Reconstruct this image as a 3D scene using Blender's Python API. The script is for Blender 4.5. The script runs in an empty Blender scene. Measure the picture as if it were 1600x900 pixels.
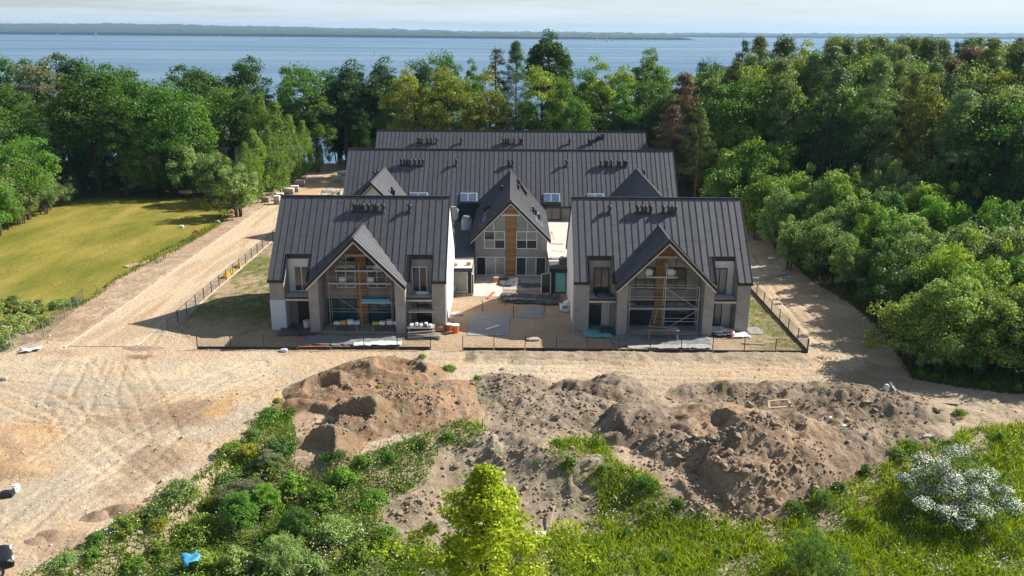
import bpy, bmesh, math, random
import numpy as np
from mathutils import Vector, Matrix

# ------------------------------------------------------------------ scene, camera, sky, sun
scene = bpy.context.scene
C = scene.collection
CAM_H, FPX, PITCH, ROLL = 28.0, 1320.0, math.radians(16.86), math.radians(0.35)
cam_d = bpy.data.cameras.new('camera')
cam = bpy.data.objects.new('camera', cam_d); C.objects.link(cam)
cam_d.sensor_width = 36.0
cam_d.lens = FPX / 1600.0 * 36.0
cam_d.clip_start = 0.5
cam_d.clip_end = 30000.0
cam.matrix_world = (Matrix.Translation((0, 0, CAM_H)) @ Matrix.Rotation(math.pi / 2 - PITCH, 4, 'X')
                    @ Matrix.Rotation(ROLL, 4, 'Z'))
scene.camera = cam

SUN_EL, SUN_AZ = math.radians(37.7), math.radians(21.0)      # azimuth from +X towards +Y
sun_dir = Vector((math.cos(SUN_EL) * math.cos(SUN_AZ), math.cos(SUN_EL) * math.sin(SUN_AZ), math.sin(SUN_EL)))
world = bpy.data.worlds.new('World'); scene.world = world; world.use_nodes = True
wn, wl = world.node_tree.nodes, world.node_tree.links
wn.clear()
w_out = wn.new('ShaderNodeOutputWorld'); w_bg = wn.new('ShaderNodeBackground')
sky = wn.new('ShaderNodeTexSky'); sky.sky_type = 'NISHITA'; sky.sun_disc = False
sky.sun_elevation = SUN_EL; sky.sun_rotation = math.pi / 2 - SUN_AZ
sky.altitude = 100; sky.air_density = 1.0; sky.dust_density = 0.8; sky.ozone_density = 1.3
tc = wn.new('ShaderNodeTexCoord')
mp = wn.new('ShaderNodeMapping'); mp.inputs['Scale'].default_value = (1.5, 1.5, 26.0)
cn = wn.new('ShaderNodeTexNoise'); cn.inputs['Scale'].default_value = 2.4; cn.inputs['Detail'].default_value = 8; cn.inputs['Roughness'].default_value = 0.6
# thin cloud veil: optical depth from noise, seen through ever more of it towards the horizon all round
cr = wn.new('ShaderNodeMapRange'); cr.inputs['From Min'].default_value = 0.35; cr.inputs['From Max'].default_value = 0.72
cr.inputs['To Min'].default_value = 0.035; cr.inputs['To Max'].default_value = 0.17
sz = wn.new('ShaderNodeSeparateXYZ'); za = wn.new('ShaderNodeMath'); za.operation = 'ADD'; za.inputs[1].default_value = 0.05
zm = wn.new('ShaderNodeMath'); zm.operation = 'MAXIMUM'; zm.inputs[1].default_value = 0.05
dv = wn.new('ShaderNodeMath'); dv.operation = 'DIVIDE'; ng = wn.new('ShaderNodeMath'); ng.operation = 'MULTIPLY'; ng.inputs[1].default_value = -1.0
ex = wn.new('ShaderNodeMath'); ex.operation = 'EXPONENT'; om = wn.new('ShaderNodeMath'); om.operation = 'SUBTRACT'; om.inputs[0].default_value = 1.0
cm = wn.new('ShaderNodeMixRGB'); cm.inputs['Color2'].default_value = (8.9, 10.1, 10.8, 1)
wl.new(tc.outputs['Generated'], mp.inputs['Vector']); wl.new(mp.outputs['Vector'], cn.inputs['Vector']); wl.new(tc.outputs['Generated'], sz.inputs[0])
wl.new(cn.outputs['Fac'], cr.inputs['Value']); wl.new(sz.outputs['Z'], za.inputs[0]); wl.new(za.outputs[0], zm.inputs[0])
wl.new(cr.outputs['Result'], dv.inputs[0]); wl.new(zm.outputs[0], dv.inputs[1]); wl.new(dv.outputs[0], ng.inputs[0]); wl.new(ng.outputs[0], ex.inputs[0]); wl.new(ex.outputs[0], om.inputs[1])
wl.new(om.outputs[0], cm.inputs['Fac'])
wl.new(sky.outputs['Color'], cm.inputs['Color1']); wl.new(cm.outputs['Color'], w_bg.inputs['Color'])
w_bg.inputs['Strength'].default_value = 0.057
wl.new(w_bg.outputs['Background'], w_out.inputs['Surface'])

sun_d = bpy.data.lights.new('sun', 'SUN'); sun_d.energy = 5.0; sun_d.angle = math.radians(0.53); sun_d.color = (1.0, 0.93, 0.82)
sun = bpy.data.objects.new('sun', sun_d); C.objects.link(sun)
sun.rotation_euler = (-sun_dir).to_track_quat('-Z', 'Y').to_euler()
sun.location = (60, 40, 90)
vs = scene.view_settings
vs.view_transform = 'Standard'; vs.look = 'None'; vs.exposure = 0.8; vs.gamma = 1.0; vs.use_curve_mapping = False
scene.cycles.max_bounces = 6; scene.cycles.diffuse_bounces = 3; scene.cycles.glossy_bounces = 3
scene.cycles.transmission_bounces = 4; scene.cycles.volume_bounces = 0; scene.cycles.use_denoising = True
scene.cycles.caustics_reflective = False; scene.cycles.caustics_refractive = False

RNG = np.random.default_rng(7)
rnd = random.Random(11)

# ------------------------------------------------------------------ camera ray -> point on the ground (used to measure the site)
_fw = np.array([0, math.cos(PITCH), -math.sin(PITCH)]); _rt = np.array([1., 0, 0]); _up = np.cross(_rt, _fw)
_c, _s = math.cos(ROLL), math.sin(ROLL)
def ray(px, py):
    a, b = px - 800, py - 450
    return _fw + _rt * (a * _c + b * _s) / FPX - _up * (-a * _s + b * _c) / FPX
def at(px, py, z=0.0):
    d = ray(px, py); t = (z - CAM_H) / d[2]
    return Vector((d[0] * t, d[1] * t, z))
def atY(px, py, Y):
    d = ray(px, py); t = Y / d[1]
    return Vector((d[0] * t, Y, CAM_H + d[2] * t))

# ------------------------------------------------------------------ numpy noise
_perm = np.random.default_rng(3).permutation(512)
_tab = np.random.default_rng(4).random(512)
def vnoise(x, y):
    xi, yi = np.floor(x).astype(int), np.floor(y).astype(int)
    xf, yf = x - xi, y - yi
    u, v = xf * xf * (3 - 2 * xf), yf * yf * (3 - 2 * yf)
    h = lambda a, b: _tab[(_perm[a & 511] + b * 57) & 511]
    return (h(xi, yi) * (1 - u) + h(xi + 1, yi) * u) * (1 - v) + (h(xi, yi + 1) * (1 - u) + h(xi + 1, yi + 1) * u) * v
def fbm(x, y, o=4, g=0.5):
    s, a, t = 0, 1, 0
    for i in range(o):
        s = s + a * vnoise(x * 2 ** i + 17.3 * i, y * 2 ** i - 9.1 * i); t += a; a *= g
    return s / t
def ridged(x, y, o=4):
    s, a, t = 0, 1, 0
    for i in range(o):
        s = s + a * (1 - np.abs(2 * vnoise(x * 2 ** i + 5.7 * i, y * 2 ** i + 3.1 * i) - 1)); t += a; a *= 0.55
    return s / t
def sstep(a, b, x):
    t = np.clip((x - a) / (b - a), 0, 1); return t * t * (3 - 2 * t)
def inpoly(poly, x, y):
    x, y = np.asarray(x, float), np.asarray(y, float); r = np.zeros(x.shape, bool); n = len(poly)
    for i in range(n):
        (x1, y1), (x2, y2) = poly[i][:2], poly[(i + 1) % n][:2]
        if y1 == y2: continue
        c = ((y1 > y) != (y2 > y)) & (x < (x2 - x1) * (y - y1) / (y2 - y1) + x1)
        r ^= c
    return r
def linedist(pts, x, y):
    d = np.full(np.shape(x), 1e9)
    for (x1, y1), (x2, y2) in zip(pts[:-1], pts[1:]):
        dx, dy = x2 - x1, y2 - y1; L = dx * dx + dy * dy
        t = np.clip(((x - x1) * dx + (y - y1) * dy) / L, 0, 1)
        d = np.minimum(d, np.hypot(x - x1 - t * dx, y - y1 - t * dy))
    return d

# ------------------------------------------------------------------ materials
MAT = {}
def new_mat(name):
    m = bpy.data.materials.new(name); m.use_nodes = True; MAT[name] = m
    n, l = m.node_tree.nodes, m.node_tree.links
    return m, n, l, n['Principled BSDF']
def simple(name, col, rough=0.7, metal=0.0, noise=0.12, nscale=6.0, bump=0.0, bscale=30.0, spec=0.5):
    m, n, l, b = new_mat(name)
    b.inputs['Roughness'].default_value = rough; b.inputs['Metallic'].default_value = metal
    b.inputs['Specular IOR Level'].default_value = spec
    g = n.new('ShaderNodeNewGeometry'); oi = n.new('ShaderNodeObjectInfo')
    t = n.new('ShaderNodeTexNoise'); t.inputs['Scale'].default_value = nscale; t.inputs['Detail'].default_value = 5; t.inputs['Roughness'].default_value = 0.65
    l.new(g.outputs['Position'], t.inputs['Vector'])
    r = n.new('ShaderNodeMapRange'); r.inputs['From Min'].default_value = 0.25; r.inputs['From Max'].default_value = 0.75
    r.inputs['To Min'].default_value = 1 - noise; r.inputs['To Max'].default_value = 1 + noise
    l.new(t.outputs['Fac'], r.inputs['Value'])
    x = n.new('ShaderNodeVectorMath'); x.operation = 'SCALE'; x.inputs[0].default_value = col[:3]
    l.new(r.outputs['Result'], x.inputs['Scale']); l.new(x.outputs['Vector'], b.inputs['Base Color'])
    if bump:
        t2 = n.new('ShaderNodeTexNoise'); t2.inputs['Scale'].default_value = bscale; t2.inputs['Detail'].default_value = 4
        l.new(g.outputs['Position'], t2.inputs['Vector'])
        bp = n.new('ShaderNodeBump'); bp.inputs['Strength'].default_value = bump; bp.inputs['Distance'].default_value = 0.05
        l.new(t2.outputs['Fac'], bp.inputs['Height']); l.new(bp.outputs['Normal'], b.inputs['Normal'])
    return m
def attr_soil(name, rough=0.95, bump=0.6):
    m, n, l, b = new_mat(name)
    b.inputs['Roughness'].default_value = rough; b.inputs['Specular IOR Level'].default_value = 0.15
    a = n.new('ShaderNodeAttribute'); a.attribute_name = 'soil'
    g = n.new('ShaderNodeNewGeometry')
    t = n.new('ShaderNodeTexNoise'); t.inputs['Scale'].default_value = 3.5; t.inputs['Detail'].default_value = 9; t.inputs['Roughness'].default_value = 0.72
    l.new(g.outputs['Position'], t.inputs['Vector'])
    r = n.new('ShaderNodeMapRange'); r.inputs['From Min'].default_value = 0.28; r.inputs['From Max'].default_value = 0.72
    r.inputs['To Min'].default_value = 0.68; r.inputs['To Max'].default_value = 1.24
    l.new(t.outputs['Fac'], r.inputs['Value'])
    x = n.new('ShaderNodeVectorMath'); x.operation = 'SCALE'
    l.new(a.outputs['Color'], x.inputs[0]); l.new(r.outputs['Result'], x.inputs['Scale']); l.new(x.outputs['Vector'], b.inputs['Base Color'])
    t2 = n.new('ShaderNodeTexNoise'); t2.inputs['Scale'].default_value = 2.2; t2.inputs['Detail'].default_value = 10; t2.inputs['Roughness'].default_value = 0.7
    l.new(g.outputs['Position'], t2.inputs['Vector'])
    bp = n.new('ShaderNodeBump'); bp.inputs['Strength'].default_value = bump; bp.inputs['Distance'].default_value = 0.25
    l.new(t2.outputs['Fac'], bp.inputs['Height']); l.new(bp.outputs['Normal'], b.inputs['Normal'])
    return m
attr_soil('soil', bump=0.85); attr_soil('heap_soil', bump=1.0)
def roof_mat(name, col):
    m, n, l, b = new_mat(name)
    b.inputs['Metallic'].default_value = 0.35; b.inputs['Roughness'].default_value = 0.62; b.inputs['Specular IOR Level'].default_value = 0.8
    oi = n.new('ShaderNodeObjectInfo'); g = n.new('ShaderNodeNewGeometry')
    t = n.new('ShaderNodeTexNoise'); t.inputs['Scale'].default_value = 1.3; t.inputs['Detail'].default_value = 6
    l.new(g.outputs['Position'], t.inputs['Vector'])
    a = n.new('ShaderNodeMath'); a.operation = 'MULTIPLY_ADD'; a.inputs[1].default_value = 0.22; a.inputs[2].default_value = 0.89
    l.new(oi.outputs['Random'], a.inputs[0])
    r = n.new('ShaderNodeMapRange'); r.inputs['From Min'].default_value = 0.3; r.inputs['From Max'].default_value = 0.7; r.inputs['To Min'].default_value = 0.9; r.inputs['To Max'].default_value = 1.1
    l.new(t.outputs['Fac'], r.inputs['Value'])
    mu = n.new('ShaderNodeMath'); mu.operation = 'MULTIPLY'; l.new(a.outputs[0], mu.inputs[0]); l.new(r.outputs['Result'], mu.inputs[1])
    x = n.new('ShaderNodeVectorMath'); x.operation = 'SCALE'; x.inputs[0].default_value = col
    l.new(mu.outputs[0], x.inputs['Scale']); l.new(x.outputs['Vector'], b.inputs['Base Color'])
    return m
roof_mat('roof_metal', (0.104, 0.106, 0.120))
simple('dark_trim', (0.022, 0.022, 0.027), 0.5, 0.2, 0.1)
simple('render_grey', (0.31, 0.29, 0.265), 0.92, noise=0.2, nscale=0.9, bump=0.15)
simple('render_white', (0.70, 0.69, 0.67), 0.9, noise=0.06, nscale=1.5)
simple('insulation', (0.55, 0.58, 0.62), 0.9, noise=0.05)
simple('white_frame', (0.72, 0.72, 0.71), 0.4, noise=0.03)
simple('black_frame', (0.018, 0.018, 0.02), 0.45)
simple('dark_room', (0.03, 0.03, 0.034), 0.9)  # near-black: darkness of unlit rooms and open doorways put into the colour
simple('concrete', (0.40, 0.385, 0.36), 0.9, noise=0.16, nscale=0.9, bump=0.1)
simple('screed', (0.56, 0.52, 0.46), 0.92, noise=0.14, nscale=0.8)
simple('membrane', (0.085, 0.09, 0.10), 0.85, noise=0.25, nscale=0.7)
simple('paver', (0.27, 0.265, 0.265), 0.9, noise=0.16, nscale=1.2)
simple('kerb_stone', (0.47, 0.43, 0.37), 0.9, noise=0.15, nscale=2)
simple('plinth_dark', (0.045, 0.043, 0.042), 0.85, noise=0.2)
simple('fence_post', (0.03, 0.03, 0.032), 0.5)
simple('galvanised', (0.45, 0.47, 0.48), 0.45, 0.6, 0.1)
simple('green_wire', (0.05, 0.10, 0.06), 0.5)
simple('steel_tube', (0.60, 0.60, 0.60), 0.4, 0.5, 0.1)
simple('deck_steel', (0.30, 0.32, 0.34), 0.6, 0.2, 0.25, 3)
simple('timber', (0.46, 0.34, 0.21), 0.85, noise=0.2, nscale=4)
simple('old_timber', (0.34, 0.27, 0.20), 0.9, noise=0.25, nscale=4)
simple('tarp_grey', (0.22, 0.235, 0.25), 0.55, noise=0.3, nscale=1.8)
simple('tarp_dark', (0.085, 0.09, 0.10), 0.5, noise=0.3, nscale=2)
simple('sheet_white', (0.72, 0.72, 0.70), 0.6, noise=0.08)
simple('sheet_blue', (0.05, 0.30, 0.50), 0.5, noise=0.12)
simple('sheet_teal', (0.16, 0.44, 0.42), 0.55, noise=0.2)
simple('orange_plastic', (0.70, 0.16, 0.05), 0.45)
simple('red_paint', (0.62, 0.06, 0.05), 0.45)
simple('yellow_plastic', (0.72, 0.42, 0.04), 0.5)
simple('black_plastic', (0.02, 0.02, 0.022), 0.5)
simple('car_paint', (0.012, 0.013, 0.016), 0.25, 0.2)
simple('cardboard', (0.38, 0.26, 0.16), 0.9)
simple('bark', (0.085, 0.062, 0.045), 0.95, noise=0.35, nscale=5, bump=0.5)
simple('pine_bark', (0.21, 0.115, 0.07), 0.95, noise=0.35, nscale=4, bump=0.5)
simple('birch_bark', (0.50, 0.48, 0.44), 0.9, noise=0.45, nscale=5)
simple('old_roof', (0.30, 0.30, 0.31), 0.85, noise=0.15)
simple('cloth_dark', (0.02, 0.022, 0.03), 0.9); simple('cloth_light', (0.42, 0.42, 0.44), 0.9); simple('skin', (0.45, 0.27, 0.19), 0.6)
simple('clod', (0.285, 0.215, 0.155), 0.95, noise=0.3, nscale=3, bump=0.8, bscale=9)
simple('far_wood', (0.03, 0.055, 0.034), 0.95, noise=0.5, nscale=0.02)
# glass: dark mirror-like panes, paler panes, and panes under coloured protective film
def glass_mat(name, col, rough=0.06):
    m = simple(name, col, rough, 0.0, 0.35, 0.7, spec=0.8); return m
glass_mat('glass', (0.045, 0.052, 0.055)); glass_mat('film_glass', (0.012, 0.085, 0.115), 0.2); glass_mat('pale_glass', (0.24, 0.27, 0.26), 0.25)
glass_mat('sky_tint_glass', (0.10, 0.17, 0.30), 0.08)  # blue sky reflection put into the pane colour
# wood cladding with board joints
m, n, l, b = new_mat('cladding')
b.inputs['Roughness'].default_value = 0.6
g = n.new('ShaderNodeNewGeometry'); sx = n.new('ShaderNodeSeparateXYZ'); l.new(g.outputs['Position'], sx.inputs[0])
fr = n.new('ShaderNodeMath'); fr.operation = 'MULTIPLY'; fr.inputs[1].default_value = 1 / 0.14; l.new(sx.outputs['Z'], fr.inputs[0])
fl = n.new('ShaderNodeMath'); fl.operation = 'FLOOR'; l.new(fr.outputs[0], fl.inputs[0])
wnz = n.new('ShaderNodeTexWhiteNoise'); wnz.noise_dimensions = '1D'; l.new(fl.outputs[0], wnz.inputs['W'])
fc = n.new('ShaderNodeMath'); fc.operation = 'FRACT'; l.new(fr.outputs[0], fc.inputs[0])
gt = n.new('ShaderNodeMath'); gt.operation = 'GREATER_THAN'; gt.inputs[1].default_value = 0.1; l.new(fc.outputs[0], gt.inputs[0])
rp = n.new('ShaderNodeValToRGB'); rp.color_ramp.elements[0].color = (0.22, 0.10, 0.035, 1); rp.color_ramp.elements[1].color = (0.44, 0.23, 0.085, 1)
l.new(wnz.outputs['Value'], rp.inputs['Fac'])
mx = n.new('ShaderNodeMixRGB'); mx.inputs['Color1'].default_value = (0.10, 0.05, 0.02, 1); l.new(gt.outputs[0], mx.inputs['Fac']); l.new(rp.outputs['Color'], mx.inputs['Color2'])
l.new(mx.outputs['Color'], b.inputs['Base Color'])
# foliage: colour comes from each tree, varied leaf by leaf
def leaf_mat(name, trans=0.35, var=0.45):
    m, n, l, b = new_mat(name)
    oi = n.new('ShaderNodeObjectInfo'); g = n.new('ShaderNodeNewGeometry')
    r = n.new('ShaderNodeMapRange'); r.inputs['To Min'].default_value = 1 - var; r.inputs['To Max'].default_value = 1 + var
    l.new(g.outputs['Random Per Island'], r.inputs['Value'])
    x = n.new('ShaderNodeVectorMath'); x.operation = 'SCALE'; l.new(oi.outputs['Color'], x.inputs[0]); l.new(r.outputs['Result'], x.inputs['Scale'])
    l.new(x.outputs['Vector'], b.inputs['Base Color'])
    b.inputs['Roughness'].default_value = 0.5; b.inputs['Specular IOR Level'].default_value = 0.28
    tr = n.new('ShaderNodeBsdfTranslucent')
    y = n.new('ShaderNodeVectorMath'); y.operation = 'MULTIPLY'; y.inputs[1].default_value = (1.15, 1.25, 0.5); l.new(x.outputs['Vector'], y.inputs[0]); l.new(y.outputs['Vector'], tr.inputs['Color'])
    ms = n.new('ShaderNodeMixShader'); ms.inputs['Fac'].default_value = trans
    l.new(b.outputs['BSDF'], ms.inputs[1]); l.new(tr.outputs['BSDF'], ms.inputs[2]); l.new(ms.outputs['Shader'], n['Material Output'].inputs['Surface'])
    return m
leaf_mat('leaf', 0.42); leaf_mat('needle', 0.25, 0.4); leaf_mat('blade', 0.42, 0.4)
simple('petal', (0.72, 0.72, 0.66), 0.7)
simple('petal_yellow', (0.62, 0.55, 0.05), 0.7)
# mown lawn
m, n, l, b = new_mat('lawn_grass')
b.inputs['Roughness'].default_value = 0.9; b.inputs['Specular IOR Level'].default_value = 0.1
g = n.new('ShaderNodeNewGeometry')
t1 = n.new('ShaderNodeTexNoise'); t1.inputs['Scale'].default_value = 0.09; t1.inputs['Detail'].default_value = 8; t1.inputs['Roughness'].default_value = 0.6
mpn = n.new('ShaderNodeMapping'); mpn.inputs['Scale'].default_value = (2.2, 0.7, 1); mpn.inputs['Rotation'].default_value = (0, 0, 0.5)
l.new(g.outputs['Position'], mpn.inputs['Vector']); l.new(mpn.outputs['Vector'], t1.inputs['Vector'])
rp = n.new('ShaderNodeValToRGB'); rp.color_ramp.elements[0].position = 0.36; rp.color_ramp.elements[1].position = 0.66
rp.color_ramp.elements[0].color = (0.155, 0.165, 0.024, 1); rp.color_ramp.elements[1].color = (0.33, 0.265, 0.06, 1)
l.new(t1.outputs['Fac'], rp.inputs['Fac'])
t2 = n.new('ShaderNodeTexNoise'); t2.inputs['Scale'].default_value = 3.0; t2.inputs['Detail'].default_value = 8; t2.inputs['Roughness'].default_value = 0.8
l.new(g.outputs['Position'], t2.inputs['Vector'])
r2 = n.new('ShaderNodeMapRange'); r2.inputs['From Min'].default_value = 0.3; r2.inputs['From Max'].default_value = 0.7; r2.inputs['To Min'].default_value = 0.6; r2.inputs['To Max'].default_value = 1.3
l.new(t2.outputs['Fac'], r2.inputs['Value'])
x = n.new('ShaderNodeVectorMath'); x.operation = 'SCALE'; l.new(rp.outputs['Color'], x.inputs[0]); l.new(r2.outputs['Result'], x.inputs['Scale']); l.new(x.outputs['Vector'], b.inputs['Base Color'])
bp = n.new('ShaderNodeBump'); bp.inputs['Strength'].default_value = 0.6; bp.inputs['Distance'].default_value = 0.1; l.new(t2.outputs['Fac'], bp.inputs['Height']); l.new(bp.outputs['Normal'], b.inputs['Normal'])
# lake water: ripples, calm and ruffled lanes differ in roughness and bump
m, n, l, b = new_mat('lake')
b.inputs['Base Color'].default_value = (0.045, 0.13, 0.24, 1); b.inputs['IOR'].default_value = 1.33  # blue of the reflected sky is put into the base colour
g = n.new('ShaderNodeNewGeometry')
mpn = n.new('ShaderNodeMapping'); mpn.inputs['Scale'].default_value = (0.0012, 0.0050, 1); l.new(g.outputs['Position'], mpn.inputs['Vector'])
t1 = n.new('ShaderNodeTexNoise'); t1.inputs['Scale'].default_value = 1.0; t1.inputs['Detail'].default_value = 5; l.new(mpn.outputs['Vector'], t1.inputs['Vector'])
r1 = n.new('ShaderNodeMapRange'); r1.inputs['From Min'].default_value = 0.38; r1.inputs['From Max'].default_value = 0.62; r1.inputs['To Min'].default_value = 0.35; r1.inputs['To Max'].default_value = 1.0
l.new(t1.outputs['Fac'], r1.inputs['Value'])
rr = n.new('ShaderNodeMapRange'); rr.inputs['To Min'].default_value = 0.12; rr.inputs['To Max'].default_value = 0.34; l.new(r1.outputs['Result'], rr.inputs['Value']); l.new(rr.outputs['Result'], b.inputs['Roughness'])
t3 = n.new('ShaderNodeTexNoise'); t3.inputs['Scale'].default_value = 0.35; t3.inputs['Detail'].default_value = 4; l.new(g.outputs['Position'], t3.inputs['Vector'])
bp = n.new('ShaderNodeBump'); bp.inputs['Distance'].default_value = 0.30; l.new(t3.outputs['Fac'], bp.inputs['Height']); l.new(r1.outputs['Result'], bp.inputs['Strength']); l.new(bp.outputs['Normal'], b.inputs['Normal'])

# ------------------------------------------------------------------ mesh helpers
def tag(o, label=None, cat=None, group=None, kind=None):
    if label: o['label'] = label
    if cat: o['category'] = cat
    if group: o['group'] = group
    if kind: o['kind'] = kind
    return o
def link(name, me, parent=None, loc=(0, 0, 0), mat=None):
    o = bpy.data.objects.new(name, me); C.objects.link(o); o.location = loc
    if parent: o.parent = parent
    if mat is not None and me is not None and not me.materials: me.materials.append(MAT[mat])
    return o
def empty(name, loc=(0, 0, 0), rz=0.0):
    o = bpy.data.objects.new(name, None); C.objects.link(o); o.location = loc; o.rotation_euler = (0, 0, rz)
    o.empty_display_size = 0.3
    return o
def np_mesh(name, V, F, smooth=False):
    """F: (n,4) or (n,3) int array"""
    me = bpy.data.meshes.new(name); V = np.asarray(V, np.float32); F = np.asarray(F, np.int32)
    k = F.shape[1]
    me.vertices.add(len(V)); me.vertices.foreach_set('co', V.ravel())
    me.loops.add(F.size); me.loops.foreach_set('vertex_index', F.ravel())
    me.polygons.add(len(F)); me.polygons.foreach_set('loop_start', np.arange(0, F.size, k, dtype=np.int32)); me.polygons.foreach_set('loop_total', np.full(len(F), k, np.int32))
    if smooth: me.polygons.foreach_set('use_smooth', np.ones(len(F), bool))
    me.update(calc_edges=True)
    return me
class MB:
    """collects solids; build() makes one mesh object. org is subtracted so that parts sit in their thing's own space"""
    def __init__(s, org=(0, 0, 0)): s.v, s.f, s.org = [], [], Vector(org)
    def add(s, vs, fs):
        k = len(s.v); s.v += [tuple(Vector(p) - s.org) for p in vs]; s.f += [[i + k for i in f] for f in fs]; return s
    def box(s, x0, x1, y0, y1, z0, z1):
        return s.add([(x0, y0, z0), (x1, y0, z0), (x1, y1, z0), (x0, y1, z0), (x0, y0, z1), (x1, y0, z1), (x1, y1, z1), (x0, y1, z1)],
                     [(0, 3, 2, 1), (4, 5, 6, 7), (0, 1, 5, 4), (1, 2, 6, 5), (2, 3, 7, 6), (3, 0, 4, 7)])
    def prism(s, poly, d):
        """polygon extruded by vector d (outward normal of poly faces away from d)"""
        n = len(poly); d = Vector(d); P = [Vector(p) for p in poly]
        nrm = sum(((P[i] - P[0]).cross(P[(i + 1) % n] - P[0]) for i in range(1, n - 1)), Vector())
        if nrm.dot(d) > 0: P.reverse()
        fs = [tuple(range(n)), tuple(range(2 * n - 1, n - 1, -1))] + [(i, i + n, (i + 1) % n + n, (i + 1) % n)[::1] for i in range(n)]
        return s.add(P + [p + d for p in P], fs)
    def tube(s, a, b, r, r2=None, n=6):
        a, b = Vector(a), Vector(b); r2 = r if r2 is None else r2
        q = (b - a).to_track_quat('Z', 'Y'); R = [q @ Vector((math.cos(2 * math.pi * i / n), math.sin(2 * math.pi * i / n), 0)) for i in range(n)]
        return s.add([a + k * r for k in R] + [b + k * r2 for k in R],
                     [(i, (i + 1) % n, (i + 1) % n + n, i + n) for i in range(n)] + [tuple(range(n))[::-1], tuple(range(n, 2 * n))])
    def bar(s, a, b, w, h):
        a, b = Vector(a), Vector(b); d = (b - a).normalized(); u = Vector((0, 0, 1)) if abs(d.z) < 0.95 else Vector((0, 1, 0))
        x = d.cross(u).normalized() * w / 2; y = x.cross(d).normalized() * h / 2
        return s.add([a - x - y, a + x - y, a + x + y, a - x + y, b - x - y, b + x - y, b + x + y, b - x + y],
                     [(0, 3, 2, 1), (4, 5, 6, 7), (0, 1, 5, 4), (1, 2, 6, 5), (2, 3, 7, 6), (3, 0, 4, 7)])
    def build(s, name, mat, parent=None, bevel=0.0):
        me = bpy.data.meshes.new(name); me.from_pydata([tuple(v) for v in s.v], [], s.f); me.update()
        bm = bmesh.new(); bm.from_mesh(me); bmesh.ops.recalc_face_normals(bm, faces=bm.faces)
        if bevel: bmesh.ops.bevel(bm, geom=bm.edges, offset=bevel, segments=1, affect='EDGES')
        bm.to_mesh(me); bm.free()
        return link(name, me, parent, mat=mat)
def copy_tree(o, parent=None):
    c = o.copy(); C.objects.link(c); c.parent = parent
    for ch in list(o.children): copy_tree(ch, c)
    return c
# ------------------------------------------------------------------ terrain
YB = np.array([(-400, 20), (-60, 22), (-30, 33.5), (-26, 39), (-21, 46.5), (-19, 54), (-16, 53), (-12, 52), (-4, 56), (0, 55), (6, 52), (12, 49.5), (20, 51), (28, 55), (40, 58.5), (80, 60), (400, 60)], float)
def ground_z(x, y):
    x, y = np.asarray(x, float), np.asarray(y, float)
    yb = np.interp(x, YB[:, 0], YB[:, 1])
    z = -1.6 * sstep(0.0, 5.5, yb - y + 1.2 * (fbm(x * 0.22, y * 0.22, 3) - 0.5))
    return z - 6.5 * sstep(186, 202, y)
def gpt(px, py):
    z = 0.0
    for _ in range(8):
        p = at(px, py, z); z = float(ground_z(p.x, p.y))
    return Vector((p.x, p.y, z))
def gpoly(pts): return [tuple(gpt(*p))[:2] for p in pts]

LAWN = gpoly([(-220, 560), (-220, 400), (-60, 372), (0, 350), (60, 326), (120, 311), (160, 309), (330, 310), (362, 333), (345, 352), (300, 378), (250, 402), (215, 420), (175, 443), (140, 470), (100, 490), (40, 500), (0, 510), (-60, 540)])
RIGHT_EDGE = np.array([tuple(gpt(*p))[:2] for p in [(1700, 645), (1600, 618), (1500, 605), (1425, 592), (1400, 545), (1370, 510), (1330, 475), (1270, 440), (1225, 400), (1190, 360), (1165, 330)]])
RIGHT_WOOD = [tuple(p) for p in RIGHT_EDGE] + [(31.5, 150), (31.5, 190), (300, 190), (300, 62)]
TRACKS = [gpoly(t) for t in (
    [(1700, 655), (1500, 640), (1400, 622), (1300, 590), (1120, 582), (960, 578), (800, 575), (720, 570), (560, 568), (420, 590), (300, 640), (160, 720), (40, 800)],
    [(1330, 600), (1180, 572), (1000, 572), (860, 566), (740, 562)], [(1340, 585), (1200, 580), (1050, 583), (900, 572), (760, 570), (640, 566), (500, 590)], [(1210, 440), (1260, 500), (1310, 560), (1290, 578), (1150, 590), (1000, 588), (860, 576)],
    [(1190, 400), (1235, 470), (1290, 530), (1330, 570), (1380, 600)],
    [(220, 480), (170, 540), (140, 600), (110, 660), (60, 700), (-40, 760)],
    [(250, 500), (200, 570), (230, 620), (260, 680), (200, 740), (100, 800)],
    [(30, 590), (140, 600), (300, 610), (420, 600), (560, 580)],
    [(0, 640), (120, 640), (260, 655), (380, 625)],
    [(180, 560), (160, 620), (180, 680), (250, 720)],
    [(60, 620), (200, 700), (280, 760)], [(-20, 610), (100, 655), (210, 640), (330, 600), (470, 575)], [(120, 560), (90, 620), (130, 690), (220, 760)], [(0, 730), (110, 700), (240, 690), (360, 650)], [(300, 700), (200, 730), (90, 770), (20, 830)], [(150, 545), (190, 600), (300, 605), (400, 570)], [(340, 590), (250, 640), (140, 660), (40, 650)],
    [(1000, 610), (1060, 640), (1130, 680)],
    [(1010, 600), (1075, 630), (1145, 670)])]
GARDEN = [(-33.2, 78), (-28.8, 72.6), (27.0, 72.4), (27.2, 92), (27.2, 150), (-33.2, 150)]
SAND = np.array((0.53, 0.395, 0.262)); PALE = np.array((0.60, 0.485, 0.345)); GREYS = np.array((0.435, 0.375, 0.29)); BROWN = np.array((0.27, 0.185, 0.12))
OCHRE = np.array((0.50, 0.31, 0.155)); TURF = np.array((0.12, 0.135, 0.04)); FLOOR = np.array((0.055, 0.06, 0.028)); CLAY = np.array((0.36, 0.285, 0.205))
def mixc(c, k, w): return c * (1 - w[..., None]) + k * w[..., None]
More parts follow.
